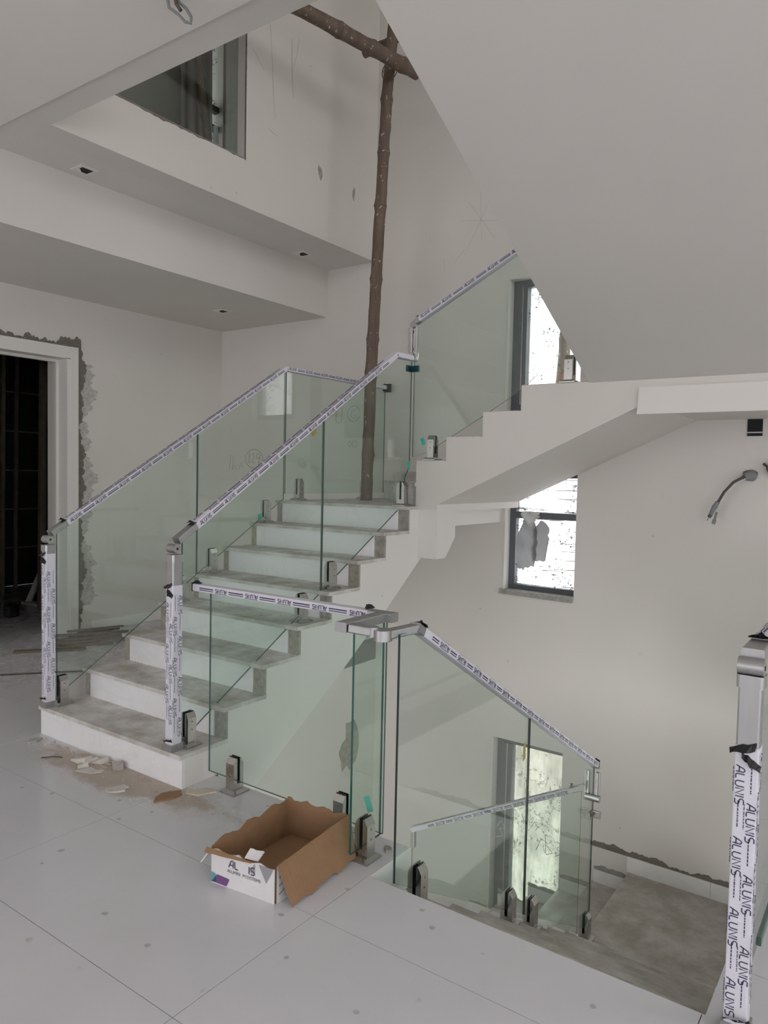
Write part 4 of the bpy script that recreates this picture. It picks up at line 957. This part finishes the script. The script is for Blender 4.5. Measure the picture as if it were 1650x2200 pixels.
scratches('pencil_marks', wall_upper, 'X', -4.1605, [[(4.22, 5.05), (4.25, 4.75), (4.27, 4.5), (4.29, 4.3)], [(4.47, 5.0), (4.48, 4.7), (4.5, 4.55)], [(4.56, 5.05), (4.53, 4.9), (4.5, 4.8)], [(4.05, 4.72), (4.16, 4.62)], [(4.22, 4.2), (4.32, 4.18)]], .0028, M_PENCIL)
scratches('pencil_marks', wall_back, 'Y', YB-.001, [[(-3.2, 3.45), (-2.9, 4.0)], [(-3.04, 3.55), (-3.06, 3.95)], [(-3.25, 3.75), (-2.85, 3.68)], [(-3.18, 3.9), (-2.92, 3.55)], [(-3.3, 3.4), (-3.2, 3.5)], [(-3.55, 3.6), (-3.56, 3.68)], [(-3.4, 3.36), (-3.41, 3.45)]], .0015, M_PENCIL)
def arc(cx, cz, r, a0=0, a1=6.28, n=18, sx=1.): return [(cx+sx*r*math.cos(a0+(a1-a0)*k/n), cz+r*math.sin(a0+(a1-a0)*k/n)) for k in range(n+1)]
scratches('pencil_marks', wall_back, 'Y', YB-.001, [arc(-4.38, 2.12, .075, .4, 5.9), [(-4.36, 2.15), (-4.40, 2.16), (-4.41, 2.09), (-4.37, 2.07), (-4.35, 2.10), (-4.38, 2.11)], [(-4.60, 2.18), (-4.60, 2.06), (-4.57, 2.03), (-4.53, 2.05), (-4.52, 2.18)], arc(-4.36, 1.83, .03), arc(-4.42, 1.83, .022)], .005, M_PENCIL)
scratches('pencil_marks', wall_back, 'Y', YB-.001, [[(-6.10, 1.56), (-6.08, 1.72)], [(-6.04, 1.72), (-6.05, 1.56), (-6.02, 1.61), (-5.99, 1.57)], [(-5.97, 1.62), (-5.95, 1.57), (-5.92, 1.64), (-5.90, 1.58)], arc(-5.72, 1.68, .10, 0, 6.28, 20, 1.3), [(-5.80, 1.63), (-5.79, 1.74)], [(-5.76, 1.72), (-5.73, 1.74), (-5.72, 1.70), (-5.76, 1.64), (-5.71, 1.64)], arc(-5.66, 1.71, .026), [(-5.635, 1.71), (-5.65, 1.62)]], .006, M_PENCIL)
scratches('marker_scribble', bpy.data.objects['window_3'], 'Y', YB+.11, [[(-2.42, -1.62), (-2.37, -1.50), (-2.34, -1.62)], [(-2.33, -1.62), (-2.34, -1.48), (-2.29, -1.51), (-2.33, -1.55), (-2.27, -1.60), (-2.33, -1.63)], [(-2.24, -1.49), (-2.20, -1.51), (-2.24, -1.55), (-2.19, -1.58), (-2.25, -1.62)], [(-2.55, -1.36), (-2.53, -1.44), (-2.50, -1.37), (-2.47, -1.44), (-2.44, -1.38), (-2.41, -1.42), (-2.43, -1.45)], [(-2.66, -1.66), (-2.64, -1.56), (-2.61, -1.66), (-2.59, -1.58)]], .006, M_PENCIL)
scratches('marker_scribble', bpy.data.objects['window_3'], 'Y', YB+.076, [[(-2.77, -1.50), (-2.73, -1.44), (-2.70, -1.50), (-2.75, -1.52), (-2.71, -1.57), (-2.78, -1.60)], [(-2.71, -1.30), (-2.70, -1.42)]], .005, M_CHALK)
